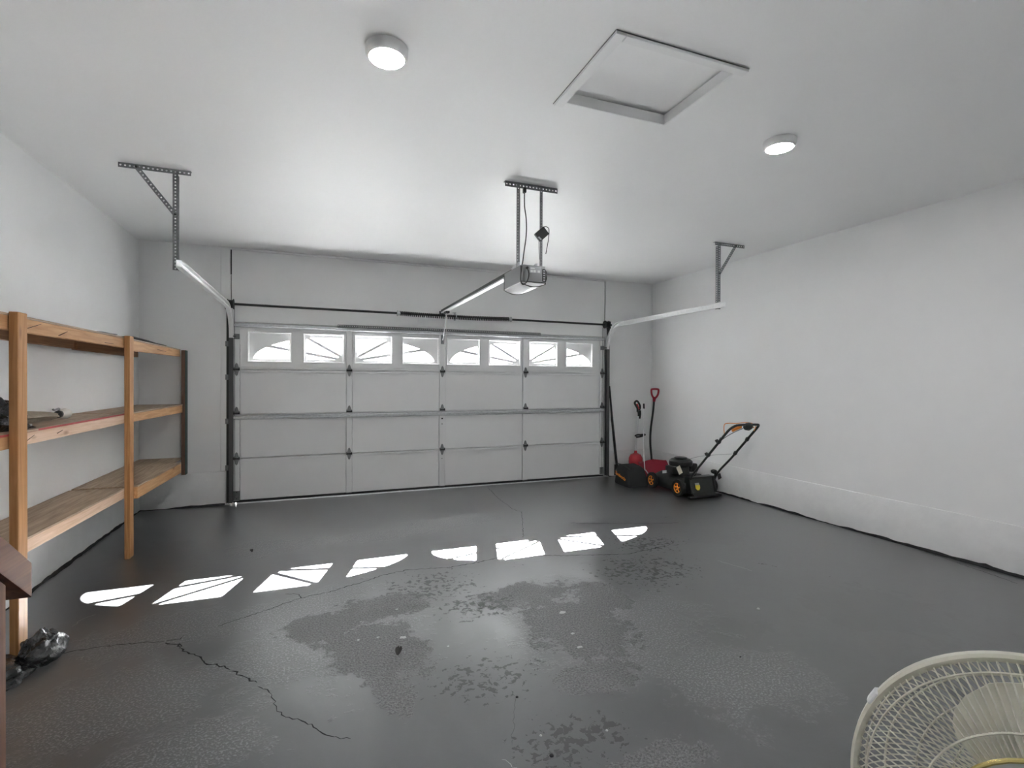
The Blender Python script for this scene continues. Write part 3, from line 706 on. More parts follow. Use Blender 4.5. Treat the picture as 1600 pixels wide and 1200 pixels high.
# ------------------------------------------------------------------ ceiling lights and attic hatch
def lamp(x, y, lab):
    t = thing('ceiling_light', lab, 'ceiling light', (x, y, H), 'round surface ceiling lights')
    MB().lathe([(0.094, 0), (0.094, -0.022), (0.092, -0.036), (0.086, -0.044), (0.078, -0.046), (0.078, -0.020), (0.0, -0.019)], (x, y, H), (0, 0, 1), 48).build('housing', 'white_plastic', t)
    MB().lathe([(0.0, -0.024), (0.0775, -0.024), (0.0770, -0.0435), (0.072, -0.0445), (0.0, -0.0448)], (x, y, H), (0, 0, 1), 48).build('diffuser', 'lamp_diffuser', t)
lamp(0.288, 2.349, 'round white ceiling light left of the attic hatch, switched on')
lamp(2.684, 2.351, 'round white ceiling light right of the attic hatch, switched on')
hx = thing('attic_hatch', 'white attic access hatch recessed in the ceiling', 'hatch', (1.56, 2.18, H))
MB().box(1.186, 1.862, H-0.016, 1.238, 2.475, H-0.001).build('frame_board', 'wall_paint', hx, bevel=0.002)
MB().box(1.186+0.053, 1.862, H-0.016, 1.926, 1.905, H-0.001).build('frame_board', 'wall_paint', hx, bevel=0.002)
gp = MB().box(1.1835, 1.862, H-0.004, 1.186, 2.48, H-0.0005); gp.box(1.186, 1.8595, H-0.004, 1.926, 1.862, H-0.0005); gp.build('caulk_gap', 'galvanized_dull', hx, smooth=0)
for bx in ((HX0, HY1-0.012, HX1, HY1), (HX0, HY0, HX1, HY0+0.012)):
    MB().box(bx[0]+0.0125, bx[1], H-0.003, bx[2]-0.0125, bx[3], H+0.056).build('liner_board', 'wall_paint', hx, bevel=0.002)
for bx in ((HX0, HY0, HX0+0.012, HY1), (HX1-0.012, HY0, HX1, HY1)):
    MB().box(bx[0], bx[1], H-0.003, bx[2], bx[3], H+0.056).build('liner_board', 'wall_paint', hx, bevel=0.002)
MB().box(HX0, HY0, H+0.060, HX1, HY1, H+0.080).build('hatch_panel', 'ceiling_paint', hx)

# ------------------------------------------------------------------ wooden shelves
sh = thing('shelving_unit', 'long three tier wooden lumber shelving along the left wall', 'shelf', (-1.6, 4.1, 0))
BAYS = [(1.75, 3.345), (3.345, 4.845), (4.892, 6.425)]
FRONT_C = {'top': (-1.414, -1.400), 'mid': (-1.414, -1.378), 'low': (-1.362, -1.319)}
def fx0(y):   # front face of the front rails
    return -1.4665+0.0260*(y-3.345) if y < 4.845 else -1.4275+0.0190*(y-4.845)
def lumber(name, mat, y0, y1, z0a, z1a, z0b, z1b, xa, xb, th, gap=0.002):
    P = [(xa-th, y0+gap, z0a), (xa, y0+gap, z0a), (xb, y1-gap, z0b), (xb-th, y1-gap, z0b), (xa-th, y0+gap, z1a), (xa, y0+gap, z1a), (xb, y1-gap, z1b), (xb-th, y1-gap, z1b)]
    return MB().add(P, [(0,3,2,1),(4,5,6,7),(0,1,5,4),(1,2,6,5),(2,3,7,6),(3,0,4,7)]).build(name, mat, sh, bevel=0.0025)
SHELVES = {   # per bay: bottom and top of the front rail at its two ends
    'top': [(1.672, 1.745, 1.672, 1.745)]*2+[(1.655, 1.740, 1.672, 1.738)],
    'mid': [(1.066, 1.130, 1.066, 1.130), (1.068, 1.132, 1.074, 1.140), (1.074, 1.140, 1.062, 1.140)],
    'low': [(0.486, 0.556, 0.486, 0.556), (0.486, 0.556, 0.480, 0.550), (0.457, 0.550, 0.450, 0.548)]}
RM = {'top': ['rail_wood_tan_y', 'rail_wood_tan_y', 'rail_wood_tan_y'], 'mid': ['rail_wood_tan_y', 'rail_wood_y', 'rail_wood_tan_y'], 'low': ['rail_wood_y', 'rail_wood_y', 'rail_wood_tan_y']}
for key in ('top', 'mid', 'low'):
    for i, (y0, y1) in enumerate(BAYS):
        if i == 2: fr0, fr1 = FRONT_C[key]
        else: fr0, fr1 = fx0(y0), fx0(y1)
        fx = lambda y: fr0+(fr1-fr0)*(y-y0)/(y1-y0)
        a0, a1, b0, b1 = SHELVES[key][i]
        ye = 6.13 if (key == 'low' and i == 2) else y1
        lumber('front_rail', RM[key][i], y0, ye, a0, a1, b0, b1, fx(y0), fx(ye), 0.036)
        zb = (a1+b1)/2
        MB().box(XL+0.014, y0+0.002, a1-0.088, XL+0.052, y1-0.002-(0.10 if i == 2 else 0), a1-0.001).build('wall_ledger', 'ledger_wood_y', sh, bevel=0.0025)
        # plywood deck
        x0 = XL+0.013
        cuts = [(y0, y1)] if not (key == 'low' and i == 2) else [(y0, 6.13), (6.132, 6.50)]
        for (c0, c1) in cuts:
            za = a1+(b1-a1)*(c0-y0)/(y1-y0); zc = a1+(b1-a1)*(c1-y0)/(y1-y0); th = 0.012
            fc0, fc1 = (fx(c0), fx(c1)) if c0 < 6.1 else (-1.398, -1.394)
            P = [(x0, c0+0.001, za+0.0006), (fc0+0.0015, c0+0.001, za+0.0006), (fc1+0.0015, c1-0.001, zc+0.0006), (x0, c1-0.001, zc+0.0006)]
            P += [(p[0], p[1], p[2]+th) for p in P]
            MB().add(P, [(0,3,2,1),(4,5,6,7),(0,1,5,4),(1,2,6,5),(2,3,7,6),(3,0,4,7)]).build('plywood_deck', 'deck_wood_y', sh, bevel=0.001)
        if key == 'mid' and i < 2:
            MB().add([(fx(y0)+0.0015, y0+0.05, a1+0.001), (fx(y0)+0.0026, y0+0.05, a1+0.001), (fx(y1)+0.0026, y1-0.004, b1+0.001), (fx(y1)+0.0015, y1-0.004, b1+0.001),
                      (fx(y0)+0.0015, y0+0.05, a1+0.012), (fx(y0)+0.0026, y0+0.05, a1+0.012), (fx(y1)+0.0026, y1-0.004, b1+0.012), (fx(y1)+0.0015, y1-0.004, b1+0.012)],
                     [(0,3,2,1),(4,5,6,7),(0,1,5,4),(1,2,6,5),(2,3,7,6),(3,0,4,7)]).build('red_edge', 'red_paint', sh, label='red painted plywood edge')
for (x0, y0, xt, mat) in ((-1.463, 3.300, -1.463, 'post_wood_z'), (-1.4235, 4.800, -1.4235, 'post_wood_z'), (-1.50, 1.72, -1.50, 'post_wood_z')):
    top = 1.765
    P = [(x0, y0, 0), (x0+0.038, y0, 0), (x0+0.038, y0+0.089, 0), (x0, y0+0.089, 0), (xt, y0, top), (xt+0.038, y0, top), (xt+0.038, y0+0.089, top), (xt, y0+0.089, top)]
    MB().add(P, [(0,3,2,1),(4,5,6,7),(0,1,5,4),(1,2,6,5),(2,3,7,6),(3,0,4,7)]).build('post', mat, sh, bevel=0.003)
px0 = -1.392
ep = MB().box(px0, D-0.092, 0.379, px0+0.036, D-0.002, 1.742).build('wall_post', 'brown_wood_z', sh, bevel=0.002, label='brown end post standing on the foundation ledge')
MB().box(px0+0.0362, D-0.094, 0.378, px0+0.041, D-0.001, 1.742).build('painted_face', 'green_paint', ep, label='dark green painted face')
# pencil and saw marks on the lumber faces
for (y, z, ln_, an, key) in ((3.55, 1.715, 0.16, 0.25, 0), (3.86, 1.70, 0.12, 0.3, 0), (4.55, 1.688, 0.2, 0.02, 0), (5.75, 1.70, 0.3, -0.02, 0), (3.48, 1.093, 0.16, 0.3, 1), (3.82, 1.105, 0.07, 0.2, 1)):
    xx = (fx0(y) if y < 4.85 else -1.414+(y-4.892)/1.533*0.014)+0.0009
    MB().obox((xx, y, z), (0, ln_/2*math.cos(an), ln_/2*math.sin(an)), (0.0008, 0, 0), (0, -0.0014*math.sin(an), 0.0014*math.cos(an))).build('pencil_mark', 'crack_dark', sh, smooth=0)

# things on the shelves
zt = 1.7575
def sheet(name, lab, y0, y1, x0, x1, z0, z1, cat):
    V = []; F = []; n = 8
    for i in range(n+1):
        t = i/n; y = y0+(y1-y0)*t; z = z0+(z1-z0)*t+0.003*abs(math.sin(5*t))
        V += [(x0, y, z), (x1, y, z), (x1, y, z+0.006), (x0, y, z+0.006)]
    for i in range(n):
        a, b = i*4, i*4+4
        for k in range(4): F.append((a+k, a+(k+1) % 4, b+(k+1) % 4, b+k))
    F += [(0, 1, 2, 3), (4*n+3, 4*n+2, 4*n+1, 4*n)]
    return tag(MB().add(V, F).build(name, 'dark_plastic'), lab, cat)
sheet('flat_board', 'thin black sheet lying on the top shelf beyond the second post', 5.02, 6.0, -1.74, -1.425, 1.771, 1.7545, 'board')
sheet('flat_board', 'short dark strip lying on the top shelf just before the second post', 4.40, 4.78, -1.72, -1.46, 1.7585, 1.765, 'board')
def crumple(name, mat, cx, cy, z0, rx, ry, hz, seed, parent=None, amp=0.25, n=26, m=14, sharp=3.0):
    from mathutils import noise
    V = []; F = []; off = Vector((seed*3.1, seed*1.7, seed*0.9))
    for j in range(m+1):
        ph = PI/2*j/m
        for i in range(n):
            th = 2*PI*i/n; d = Vector((math.cos(th)*math.cos(ph), math.sin(th)*math.cos(ph), math.sin(ph)))
            k = 1+amp*noise.noise(d*sharp+off)*1.4+amp*0.6*abs(noise.noise(d*sharp*2.6+off))
            V.append((cx+rx*d.x*k, cy+ry*d.y*k, z0+max(0, hz*d.z*k)))
    for j in range(m):
        for i in range(n):
            F.append((j*n+i, j*n+(i+1) % n, (j+1)*n+(i+1) % n, (j+1)*n+i))
    F.append(tuple(reversed(range(n)))); F.append(tuple(m*n+i for i in range(n)))
    return MB().add(V, F).build(name, mat, parent, smooth=40)
bk = thing('black_bag', 'crumpled black bag on the middle shelf left of the first post', 'bag', (-1.62, 3.5, 1.145))
crumple('bag_body', 'plastic_film', -1.62, 3.50, 1.1447, 0.115, 0.19, 0.15, 3, bk, 0.35, sharp=3.5)
crumple('bag_knot', 'plastic_film', -1.63, 3.42, 1.268, 0.035, 0.035, 0.06, 5, bk, 0.4)
for q in ((-1.50, 3.55, 1.225), (-1.505, 3.52, 1.175), (-1.50, 3.60, 1.165)):
    MB().lathe([(0.004, 0), (0.006, 0.003), (0.002, 0.006)], q, (0.7, -0.6, 0.3), 8).build('white_fleck', 'pale_chip', bk)
rc = thing('rolled_cloth', 'rolled beige cloth bundle tied with dark cord on the middle shelf', 'cloth', (-1.6, 4.1, 1.155))
P = [(-1.70, 3.70, 1.184), (-1.68, 3.80, 1.190), (-1.66, 3.90, 1.188), (-1.645, 4.00, 1.187), (-1.625, 4.10, 1.184), (-1.612, 4.17, 1.182)]
cb = MB(); V = []; F = []
from mathutils import noise as NZ
SP = smoothpts(P, 5)
for i, p in enumerate(SP):
    t = i/(len(SP)-1); rr = (0.042-0.008*t+0.006*math.sin(6*t))*(1-0.45*max(0, (t-0.8)/0.2))
    tn = (SP[min(i+1, len(SP)-1)]-SP[max(i-1, 0)]).normalized(); a = Vector((0, 0, 1)); b = tn.cross(a).normalized()
    for k in range(16):
        th = 2*PI*k/16; q = 1+0.22*math.sin(5*th+3*t)+0.15*NZ.noise(Vector((th*2, t*6, 0)))
        pt = p+(b*math.cos(th)*1.35+a*math.sin(th)*0.85)*rr*q; pt.z = max(pt.z, 1.1555); V.append(pt)
for i in range(len(SP)-1):
    for k in range(16): F.append((i*16+k, i*16+(k+1) % 16, (i+1)*16+(k+1) % 16, (i+1)*16+k))
F += [tuple(range(16)), tuple(reversed(range((len(SP)-1)*16, len(SP)*16)))]
MB().add(V, F).build('cloth_roll', 'cloth_beige', rc, smooth=50)
e = Vector((-1.594, 4.262, 1.1905)); tn = Vector((0.12, 0.99, 0.0)).normalized()
MB().lathe([(0.016, -0.07), (0.024, -0.055), (0.033, -0.025), (0.035, 0.0), (0.031, 0.020), (0.018, 0.033), (0.0, 0.036)], e, tn, 20).build('round_end', 'cloth_pale', rc)
MB().lathe([(0.019, -0.012), (0.024, -0.009), (0.025, 0.0), (0.024, 0.009), (0.019, 0.012)], e-tn*0.068, tn, 16).build('tie_cord', 'black_plastic', rc)
MB().tube(smoothpts([e-tn*0.068+Vector((0.0, 0, 0.022)), e-tn*0.075+Vector((0.004, 0, 0.036)), e-tn*0.115+Vector((0.004, 0, 0.030)), e-tn*0.135+Vector((0.004, 0, 0.034))]), 0.007, 6).build('cord_tail', 'opener_grey', rc)

# ------------------------------------------------------------------ stair handrail
hr = thing('stair_handrail', 'brown stained stair handrail end on a post, beside the wooden shelves', 'handrail', (-0.72, 1.5, 0))
P2 = [(1.688, 0.941), (1.688, 0.849), (0.55, 1.760), (0.55, 1.855)]
m_ = MB(); m_.prism([[(a, b) for a, b in P2]], lambda u, v, h: (h, u, v), -0.789, -0.700); m_.build('rail', 'stain_wood_y', hr, bevel=0.004, seg=2)
m_ = MB(); m_.prism([[(1.490, 0.0), (1.579, 0.0), (1.579, 0.925), (1.490, 0.996)]], lambda u, v, h: (h, u, v), -0.785, -0.705); m_.build('post', 'stain_wood_z', hr, bevel=0.003)
m_ = MB(); m_.prism([[(0.56, 0.0), (0.649, 0.0), (0.649, 1.67), (0.56, 1.74)]], lambda u, v, h: (h, u, v), -0.785, -0.705); m_.build('post', 'stain_wood_z', hr, bevel=0.003)

# floor litter
tb = thing('trash_bag', 'shiny black plastic bag lying on the floor at the foot of the first post', 'bag', (-1.42, 3.15, 0))
crumple('bag_film', 'plastic_film', -1.47, 3.06, 0.0015, 0.17, 0.19, 0.085, 11, tb, 0.16, 64, 28, 2.2)
crumple('bag_fold', 'plastic_film', -1.325, 3.27, 0.001, 0.085, 0.15, 0.115, 17, tb, 0.18, 60, 28, 2.4)
for fx_, fy_, fr_ in ((0.443, 2.815, 0.022), (0.311, 2.865, 0.012), (1.404, 2.778, 0.026), (1.344, 2.524, 0.014), (1.309, 2.384, 0.020), (0.460, 3.177, 0.012), (0.209, 2.874, 0.012), (0.653, 2.636, 0.010), ):
    ring = [(fx_+fr_*random.uniform(0.45, 1.1)*math.cos(2*PI*i/9), fy_+fr_*0.8*random.uniform(0.45, 1.1)*math.sin(2*PI*i/9)) for i in range(9)]
    pf_ = MB(); pf_.prism([ring], lambda u, v, h: (u, v, h), 0.0003, 0.0012); pf_.build('paint_flake', 'flake_grey', floor, smooth=0)
def leaf(x, y, sz, ang, lab):
    V = []; F = []; n = 6
    for i in range(n+1):
        t = i/n; ww = sz*0.36*math.sin(PI*(0.08+0.84*t)); c = sz*(t-0.5)
        for s_ in (-1, 0, 1):
            V.append((x+c*math.cos(ang)-s_*ww*math.sin(ang), y+c*math.sin(ang)+s_*ww*math.cos(ang), 0.002+(0.45*sz*t*t if s_ else 0.25*sz*t*t)+(0.25*sz*math.sin(PI*t) if s_ else 0)))
    for i in range(n):
        for k in (0, 1): F.append((i*3+k, i*3+k+1, i*3+k+4, i*3+k+3))
    return tag(MB().add(V, F).build('dry_leaf', 'leaf_brown', smooth=60), lab, 'leaf')
leaf(0.396, 2.664, 0.05, 1.2, 'curled dark dry leaf on the worn patch in the middle of the floor')
leaf(-0.511, 4.663, 0.035, 1.9, 'tiny dark dry leaf on the floor beyond the sunlit patches')
def pebble(x, y, r, mat, lab):
    m_ = MB().lathe([(r*0.7, 0.0005), (r, r*0.3), (r*0.7, r*0.75), (0.0, r*0.9)], (x, y, 0), (0, 0, 1), 7)
    return tag(m_.build('pebble', mat, smooth=0), lab, 'pebble')
pebble(0.830, 1.723, 0.009, 'crack_dark', 'dark crumb of concrete nearest the camera on the floor')
pebble(0.838, 2.100, 0.007, 'crack_dark', 'dark crumb in the centre of the smooth painted patch')
pebble(0.837, 1.838, 0.006, 'pale_chip', 'pale stone chip among the paint chips, centre left')
pebble(1.101, 1.770, 0.006, 'pale_chip', 'pale stone chip on the floor toward the fan')
pebble(2.578, 2.387, 0.01, 'pale_chip', 'white chip on the plain dark floor right of the worn patch')
pebble(2.478, 3.734, 0.008, 'crack_dark', 'dark crumb just below the rightmost sunlit patches')
pebble(2.042, 2.002, 0.005, 'crack_dark', 'tiny dark crumb on the plain floor above the fan')
# ------------------------------------------------------------------ lawn mower
mw = thing('lawn_mower', 'black push lawn mower with orange wheels standing by the right wall', 'lawn mower', (4.42, 5.3, 0))
MX0, MX1 = 4.195, 4.645
dk = MB(); n = 20
deck_prof = [(5.02, 0.10), (5.06, 0.205), (5.20, 0.222), (5.52, 0.205), (5.68, 0.165), (5.76, 0.10), (5.76, 0.055), (5.02, 0.055)]
V = []; F = []
# deck: tapered shell, rounded front
for j, (ins, z) in enumerate(((0.0, 0.045), (0.0, 0.10), (0.012, 0.16), (0.06, 0.195), (0.10, 0.215))):
    x0, x1, yb, yf = MX0+ins, MX1-ins, 5.01+ins*0.3, 5.80-ins*1.2
    ring = [(x0, yb), (x0+0.02, yb-0.0), (x1-0.02, yb), (x1, yb)]
    ring = [(x0, yb), (x1, yb), (x1, 5.50)]+[((x0+x1)/2+(x1-x0)/2*math.cos(a), 5.50+(yf-5.50)*math.sin(a)) for a in [PI*i/12 for i in range(1, 12)]]+[(x0, 5.50)]
    k = len(ring); V += [(a, b, z) for a, b in ring]
for j in range(4):
    for i in range(k): F.append((j*k+i, j*k+(i+1) % k, (j+1)*k+(i+1) % k, (j+1)*k+i))
F += [tuple(reversed(range(k))), tuple(range(4*k, 5*k))]
MB().add(V, F).build('deck', 'mower_black', mw, bevel=0.004, smooth=40)
# rear discharge chute with flap, opening towards the room
ch = MB(); ch.prism([[(5.05, 0.06), (5.05, 0.245), (4.955, 0.245), (4.915, 0.075), (4.93, 0.05)]], lambda u, v, h: (h, u, v), MX0+0.03, MX0+0.055)
ch.prism([[(5.05, 0.06), (5.05, 0.245), (4.955, 0.245), (4.915, 0.075), (4.93, 0.05)]], lambda u, v, h: (h, u, v), MX1-0.055, MX1-0.03)
ch.box(MX0+0.03, 4.955, 0.235, MX1-0.03, 5.06, 0.252)
ch.build('discharge_frame', 'mower_black', mw, bevel=0.004)
fl = MB(); fl.prism([[(4.975, 0.238), (4.985, 0.232), (4.945, 0.062), (4.90, 0.030), (4.895, 0.036), (4.932, 0.068)]], lambda u, v, h: (h, u, v), MX0+0.056, MX1-0.056); flo = fl.build('rear_flap', 'dark_plastic', mw, bevel=0.002)
MB().box(MX0-0.01, 4.885, 0.012, MX1+0.02, 4.935, 0.036).build('rubber_skirt', 'black_rubber', mw, bevel=0.004)
st = MB().obox((4.335, 4.946, 0.165), (0.030, 0, 0), (0, 0.004, 0.016), (0, -0.0016, 0.0004)); 
st.build('sticker', 'sticker_grey', flo)
st = MB(); st.prism([[(-0.034, 0.03), (0.034, 0.03), (0.034, -0.005), (0.016, -0.03), (-0.010, -0.03), (-0.034, -0.008)]], lambda u, v, h: (4.335+u, 4.936+(v)*0.235+h, 0.128+v), -0.005, -0.002)
st.build('warning_sticker', 'sticker_yellow', flo)
# engine
MB().lathe([(0.0, 0.0), (0.10, 0.0), (0.115, 0.01), (0.118, 0.10), (0.10, 0.13)], (4.42, 5.36, 0.205), (0, 0, 1), 24).build('engine_block', 'black_plastic', mw)
m_ = MB().box(4.19+0.04, 5.27, 0.235, 4.33, 5.43, 0.335); m_.build('air_filter', 'dark_plastic', mw, bevel=0.018, seg=2)
m_ = MB().lathe([(0.0, 0.0), (0.145, 0.0), (0.150, 0.02), (0.147, 0.055), (0.115, 0.082), (0.0, 0.088)], (4.42, 5.35, 0.335), (0, 0, 1), 28); eo = m_.build('engine_cover', 'dark_plastic', mw)
MB().lathe([(0.0, 0.0), (0.075, 0.0), (0.085, 0.010), (0.07, 0.018), (0, 0.02)], (4.42, 5.35, 0.4215), (0, 0, 1), 20).build('recoil_cap', 'black_plastic', eo)
m_ = MB().box(4.50, 5.25, 0.25, 4.62, 5.42, 0.36); m_.build('fuel_tank', 'black_plastic', mw, bevel=0.025, seg=3)
MB().lathe([(0.03, 0), (0.032, 0.004), (0.032, 0.02), (0.0, 0.024)], (4.56, 5.34, 0.36), (0, 0, 1), 14).build('fuel_cap', 'black_plastic', mw)
MB().cyl((4.285, 5.22, 0.26), (4.285, 5.22, 0.30), 0.018, 12).build('primer', 'black_rubber', mw)
tg = MB().obox((4.265, 5.185, 0.305), (0.030, 0.004, 0.012), (0.0, 0.0015, 0.0), (-0.018, 0.006, 0.046)); tg.build('hang_tag', 'tag_paper', mw)
MB().box(4.165, 5.39, 0.235, 4.228, 5.394, 0.270).build('engine_label', 'sticker_white', mw)
MB().box(4.30, 5.05, 0.222, 4.50, 5.16, 0.262).build('axle_cover', 'black_plastic', mw, bevel=0.008)
def wheel(x, y, side, r=0.105):
    wv = Vector((side, 0, 0)); c = Vector((x, y, r+0.002))
    W = MB().lathe([(0.062, -0.022), (r-0.008, -0.022), (r, -0.014), (r, 0.014), (r-0.008, 0.022), (0.064, 0.022), (0.062, 0.012)], c, wv, 28).build('wheel', 'black_rubber', mw)
    h_ = MB().lathe([(0.0, 0.0), (0.062, 0.0), (0.0645, 0.018), (0.058, 0.019), (0.052, 0.010), (0.024, 0.010), (0.020, 0.022), (0.0, 0.024)], c, wv, 24)
    a_ = Vector((0, 1, 0)); b_ = Vector((0, 0, 1))
    for i in range(5):
        t_ = 2*PI*i/5+0.3; d_ = a_*math.cos(t_)+b_*math.sin(t_); e_ = wv.cross(d_)
        h_.obox(c+wv*0.0135+d_*0.038, d_*0.018, e_*0.007, wv*0.005)
    h_.build('hub_cap', 'mower_orange', W)
    q = MB().lathe([(0.010, 0.022), (0.010, 0.027), (0, 0.028)], c, wv, 8).build('axle_nut', 'black_plastic', W)
wheel(4.165, 5.085, -1); wheel(4.165, 5.605, -1); wheel(4.675, 5.085, 1); wheel(4.675, 5.605, 1)
# handle: lower bars, upper bow, clamps
YB = lambda z: 4.895-(z-0.298)*0.955
lowl = [(4.222, 4.93, 0.235), (4.222, 4.895, 0.298), (4.222, YB(0.5), 0.5), (4.222, YB(0.62), 0.62)]
lowr = [(4.620, 4.97, 0.215), (4.620, 4.905, 0.30), (4.620, YB(0.36)+0.015, 0.36), (4.620, YB(0.5), 0.5), (4.620, YB(0.62), 0.62)]
for P in (lowl, lowr): MB().tube(smoothpts(P, 4), 0.0125, 10).build('lower_handle', 'mower_black', mw)
zt_ = 0.945
bow = [(4.222, YB(0.56), 0.56), (4.222, YB(0.74), 0.74), (4.222, YB(0.84), 0.84), (4.230, YB(0.90), 0.90), (4.262, YB(0.935), 0.935), (4.32, YB(0.945), 0.948), (4.45, YB(0.95), 0.95), (4.56, YB(0.95), 0.948), (4.606, YB(0.94), 0.94), (4.620, YB(0.905), 0.905), (4.620, YB(0.84), 0.84), (4.620, YB(0.74), 0.74), (4.620, YB(0.56), 0.56)]
MB().tube(smoothpts(bow, 4), 0.0135, 10).build('upper_handle', 'mower_black', mw)
for x, z in ((4.222, 0.575), (4.620, 0.575), (4.620, 0.76), (4.222, 0.745)):
    m_ = MB().lathe([(0.018, -0.02), (0.022, 0.0), (0.016, 0.02)], (x, YB(z), z), (0, -0.7, 0.72), 10); m_.obox((x-0.02 if x < 4.4 else x+0.02, YB(z)+0.012, z+0.010), (0.016, 0, 0.004), (0, 0.012, 0.012), (0, 0.005, -0.005))
    m_.build('handle_clamp', 'black_plastic', mw)
m_ = MB().lathe([(0.0, -0.055), (0.03, -0.05), (0.045, -0.01), (0.040, 0.03), (0.0, 0.05)], (4.455, YB(0.95)+0.01, 0.928), (0.9, 0.2, 0.15), 18); m_.build('control_pod', 'black_plastic', mw)
MB().obox((4.345, YB(0.90)+0.015, 0.905), (0.062, -0.006, 0.022), (0, 0.010, 0.004), (-0.005, -0.004, 0.015)).build('speed_lever', 'mower_orange', mw, bevel=0.004)
MB().obox((4.545, YB(0.92)+0.01, 0.925), (0.035, 0.01, -0.018), (0, 0.006, 0.0), (0.003, 0, 0.006)).build('side_lever', 'mower_orange', mw, bevel=0.003)
bail = [(4.222, YB(0.83), 0.84), (4.205, YB(0.90)+0.06, 0.90), (4.20, YB(0.95)+0.09, 0.955), (4.26, YB(0.96)+0.09, 0.965), (4.36, YB(0.95)+0.09, 0.958), (4.45, YB(0.97)+0.08, 0.968), (4.53, YB(0.97)+0.06, 0.962), (4.555, YB(0.95), 0.935), (4.60, YB(0.88), 0.87)]
MB().tube(smoothpts(bail, 5), 0.004, 6).build('bail_bar', 'mower_orange', mw)
MB().tube(smoothpts([(4.42, YB(0.92)+0.02, 0.905), (4.34, YB(0.85)+0.02, 0.85), (4.26, YB(0.76)+0.02, 0.76), (4.25, YB(0.6)+0.02, 0.60), (4.255, YB(0.45)+0.03, 0.45), (4.30, 4.95, 0.27)]), 0.0035, 6).build('control_cable', 'black_plastic', mw)
MB().tube(smoothpts([(4.21, YB(0.80)+0.02, 0.80), (4.245, YB(0.62)+0.015, 0.62), (4.245, YB(0.5)+0.035, 0.5), (4.26, YB(0.36)+0.02, 0.36)]), 0.003, 6).build('control_cable', 'black_plastic', mw)
MB().tube(smoothpts([(4.46, 5.30, 0.40), (4.53, 5.10, 0.48), (4.60, YB(0.56)+0.02, 0.565)]), 0.0022, 5).build('starter_cord', 'opener_grey', mw)
m_ = MB(); m_.tube(smoothpts([(4.625, 4.98, 0.20), (4.63, 4.95, 0.27), (4.60, 4.93, 0.31), (4.57, 4.93, 0.30)]), [0.02]*19, 10); m_.lathe([(0, 0), (0.04, 0.002), (0.045, 0.02), (0.03, 0.035), (0, 0.036)], (4.60, 4.95, 0.29), (0, -0.3, 1), 16)
m_.obox((4.665, 4.93, 0.245), (0.018, 0, 0.008), (0, 0.012, 0.03), (0.004, 0.012, -0.006)); m_.build('height_lever', 'black_plastic', mw)

# grass catcher bag
gb = thing('grass_catcher', 'black fabric grass catcher bag with orange lettering, on the floor left of the mower', 'grass bag', (4.03, 5.95, 0))
ax = Vector((-0.04, -1, 0)).normalized(); bx_ = Vector((1, -0.04, 0)).normalized(); o = Vector((3.885, 6.10, 0.002))
V = []; F = []
rows = [(0.0, 0.0, 0.0), (0.02, -0.006, 0.03), (0.07, 0.0, 0.0), (0.16, 0.016, 0.0), (0.235, 0.022, 0.004), (0.262, 0.05, 0.03)]
Lx, Ly = 0.385, 0.325
for j, (z, ins, ext) in enumerate(rows):
    ring = []
    for i in range(32):
        t_ = 2*PI*i/32; cx_, sy_ = math.cos(t_), math.sin(t_)
        ex = 0.28; u_ = math.copysign(abs(cx_)**ex, cx_); v_ = math.copysign(abs(sy_)**ex, sy_)
        uu = Lx/2+u_*(Lx/2-ins-(0.05 if (u_ > 0 and z > 0.2) else 0)); vv = Ly/2+v_*(Ly/2-ins)
        hz = z*(1.0-0.30*max(0, (uu-0.20)/0.3)) if z > 0.1 else z
        hz += 0.006*math.sin(uu*30+vv*20) if z > 0.02 else 0
        ring.append(o+ax*uu+bx_*vv+Vector((0, 0, hz)))
    V += ring
for j in range(len(rows)-1):
    for i in range(32): F.append((j*32+i, j*32+(i+1) % 32, (j+1)*32+(i+1) % 32, (j+1)*32+i))
F += [tuple(reversed(range(32))), tuple(range((len(rows)-1)*32, len(rows)*32))]
MB().add(V, F).build('bag_body', 'bag_fabric', gb, smooth=50)
tpts = [o+ax*u_+bx_*v_+Vector((0, 0, z_)) for u_, v_, z_ in ((0.02, 0.03, 0.268), (0.20, 0.03, 0.272), (0.34, 0.05, 0.232))]
MB().tube(smoothpts(tpts, 4), 0.008, 8).build('bag_frame', 'black_plastic', gb)
MB().tube([o+bx_*0.02+ax*0.0+Vector((0, 0, 0.25)), o+bx_*0.02-ax*0.005+Vector((0, 0, 0.10))], 0.012, 8).build('bag_edge', 'black_rubber', gb)
def text(s, size, origin, xdir, ydir, mat, parent, name):
    cu = bpy.data.curves.new(name, 'FONT'); cu.body = s; cu.size = size; cu.extrude = 0.0012; cu.shear = 0.3; cu.offset = 0.002
    ob = bpy.data.objects.new(name, cu); COL.objects.link(ob)
    dg = bpy.context.evaluated_depsgraph_get(); me = bpy.data.meshes.new_from_object(ob.evaluated_get(dg)); bpy.data.objects.remove(ob)
    X_ = Vector(xdir).normalized(); Z_ = X_.cross(Vector(ydir)).normalized(); Y_ = Z_.cross(X_); base = Vector(origin)-WORLD(parent)
    for v in me.vertices: v.co = base+X_*v.co.x+Y_*v.co.y+Z_*v.co.z
    me.materials.clear(); me.materials.append(MATS[mat])
    o2 = bpy.data.objects.new(name, me); COL.objects.link(o2); o2.parent = parent; return o2
text('Yardworks', 0.062, o+ax*0.035-bx_*0.0045+Vector((0, 0, 0.135)), ax*0.93+Vector((0, 0, -0.20)), Vector((0, 0, 1)), 'mower_orange', gb, 'lettering')

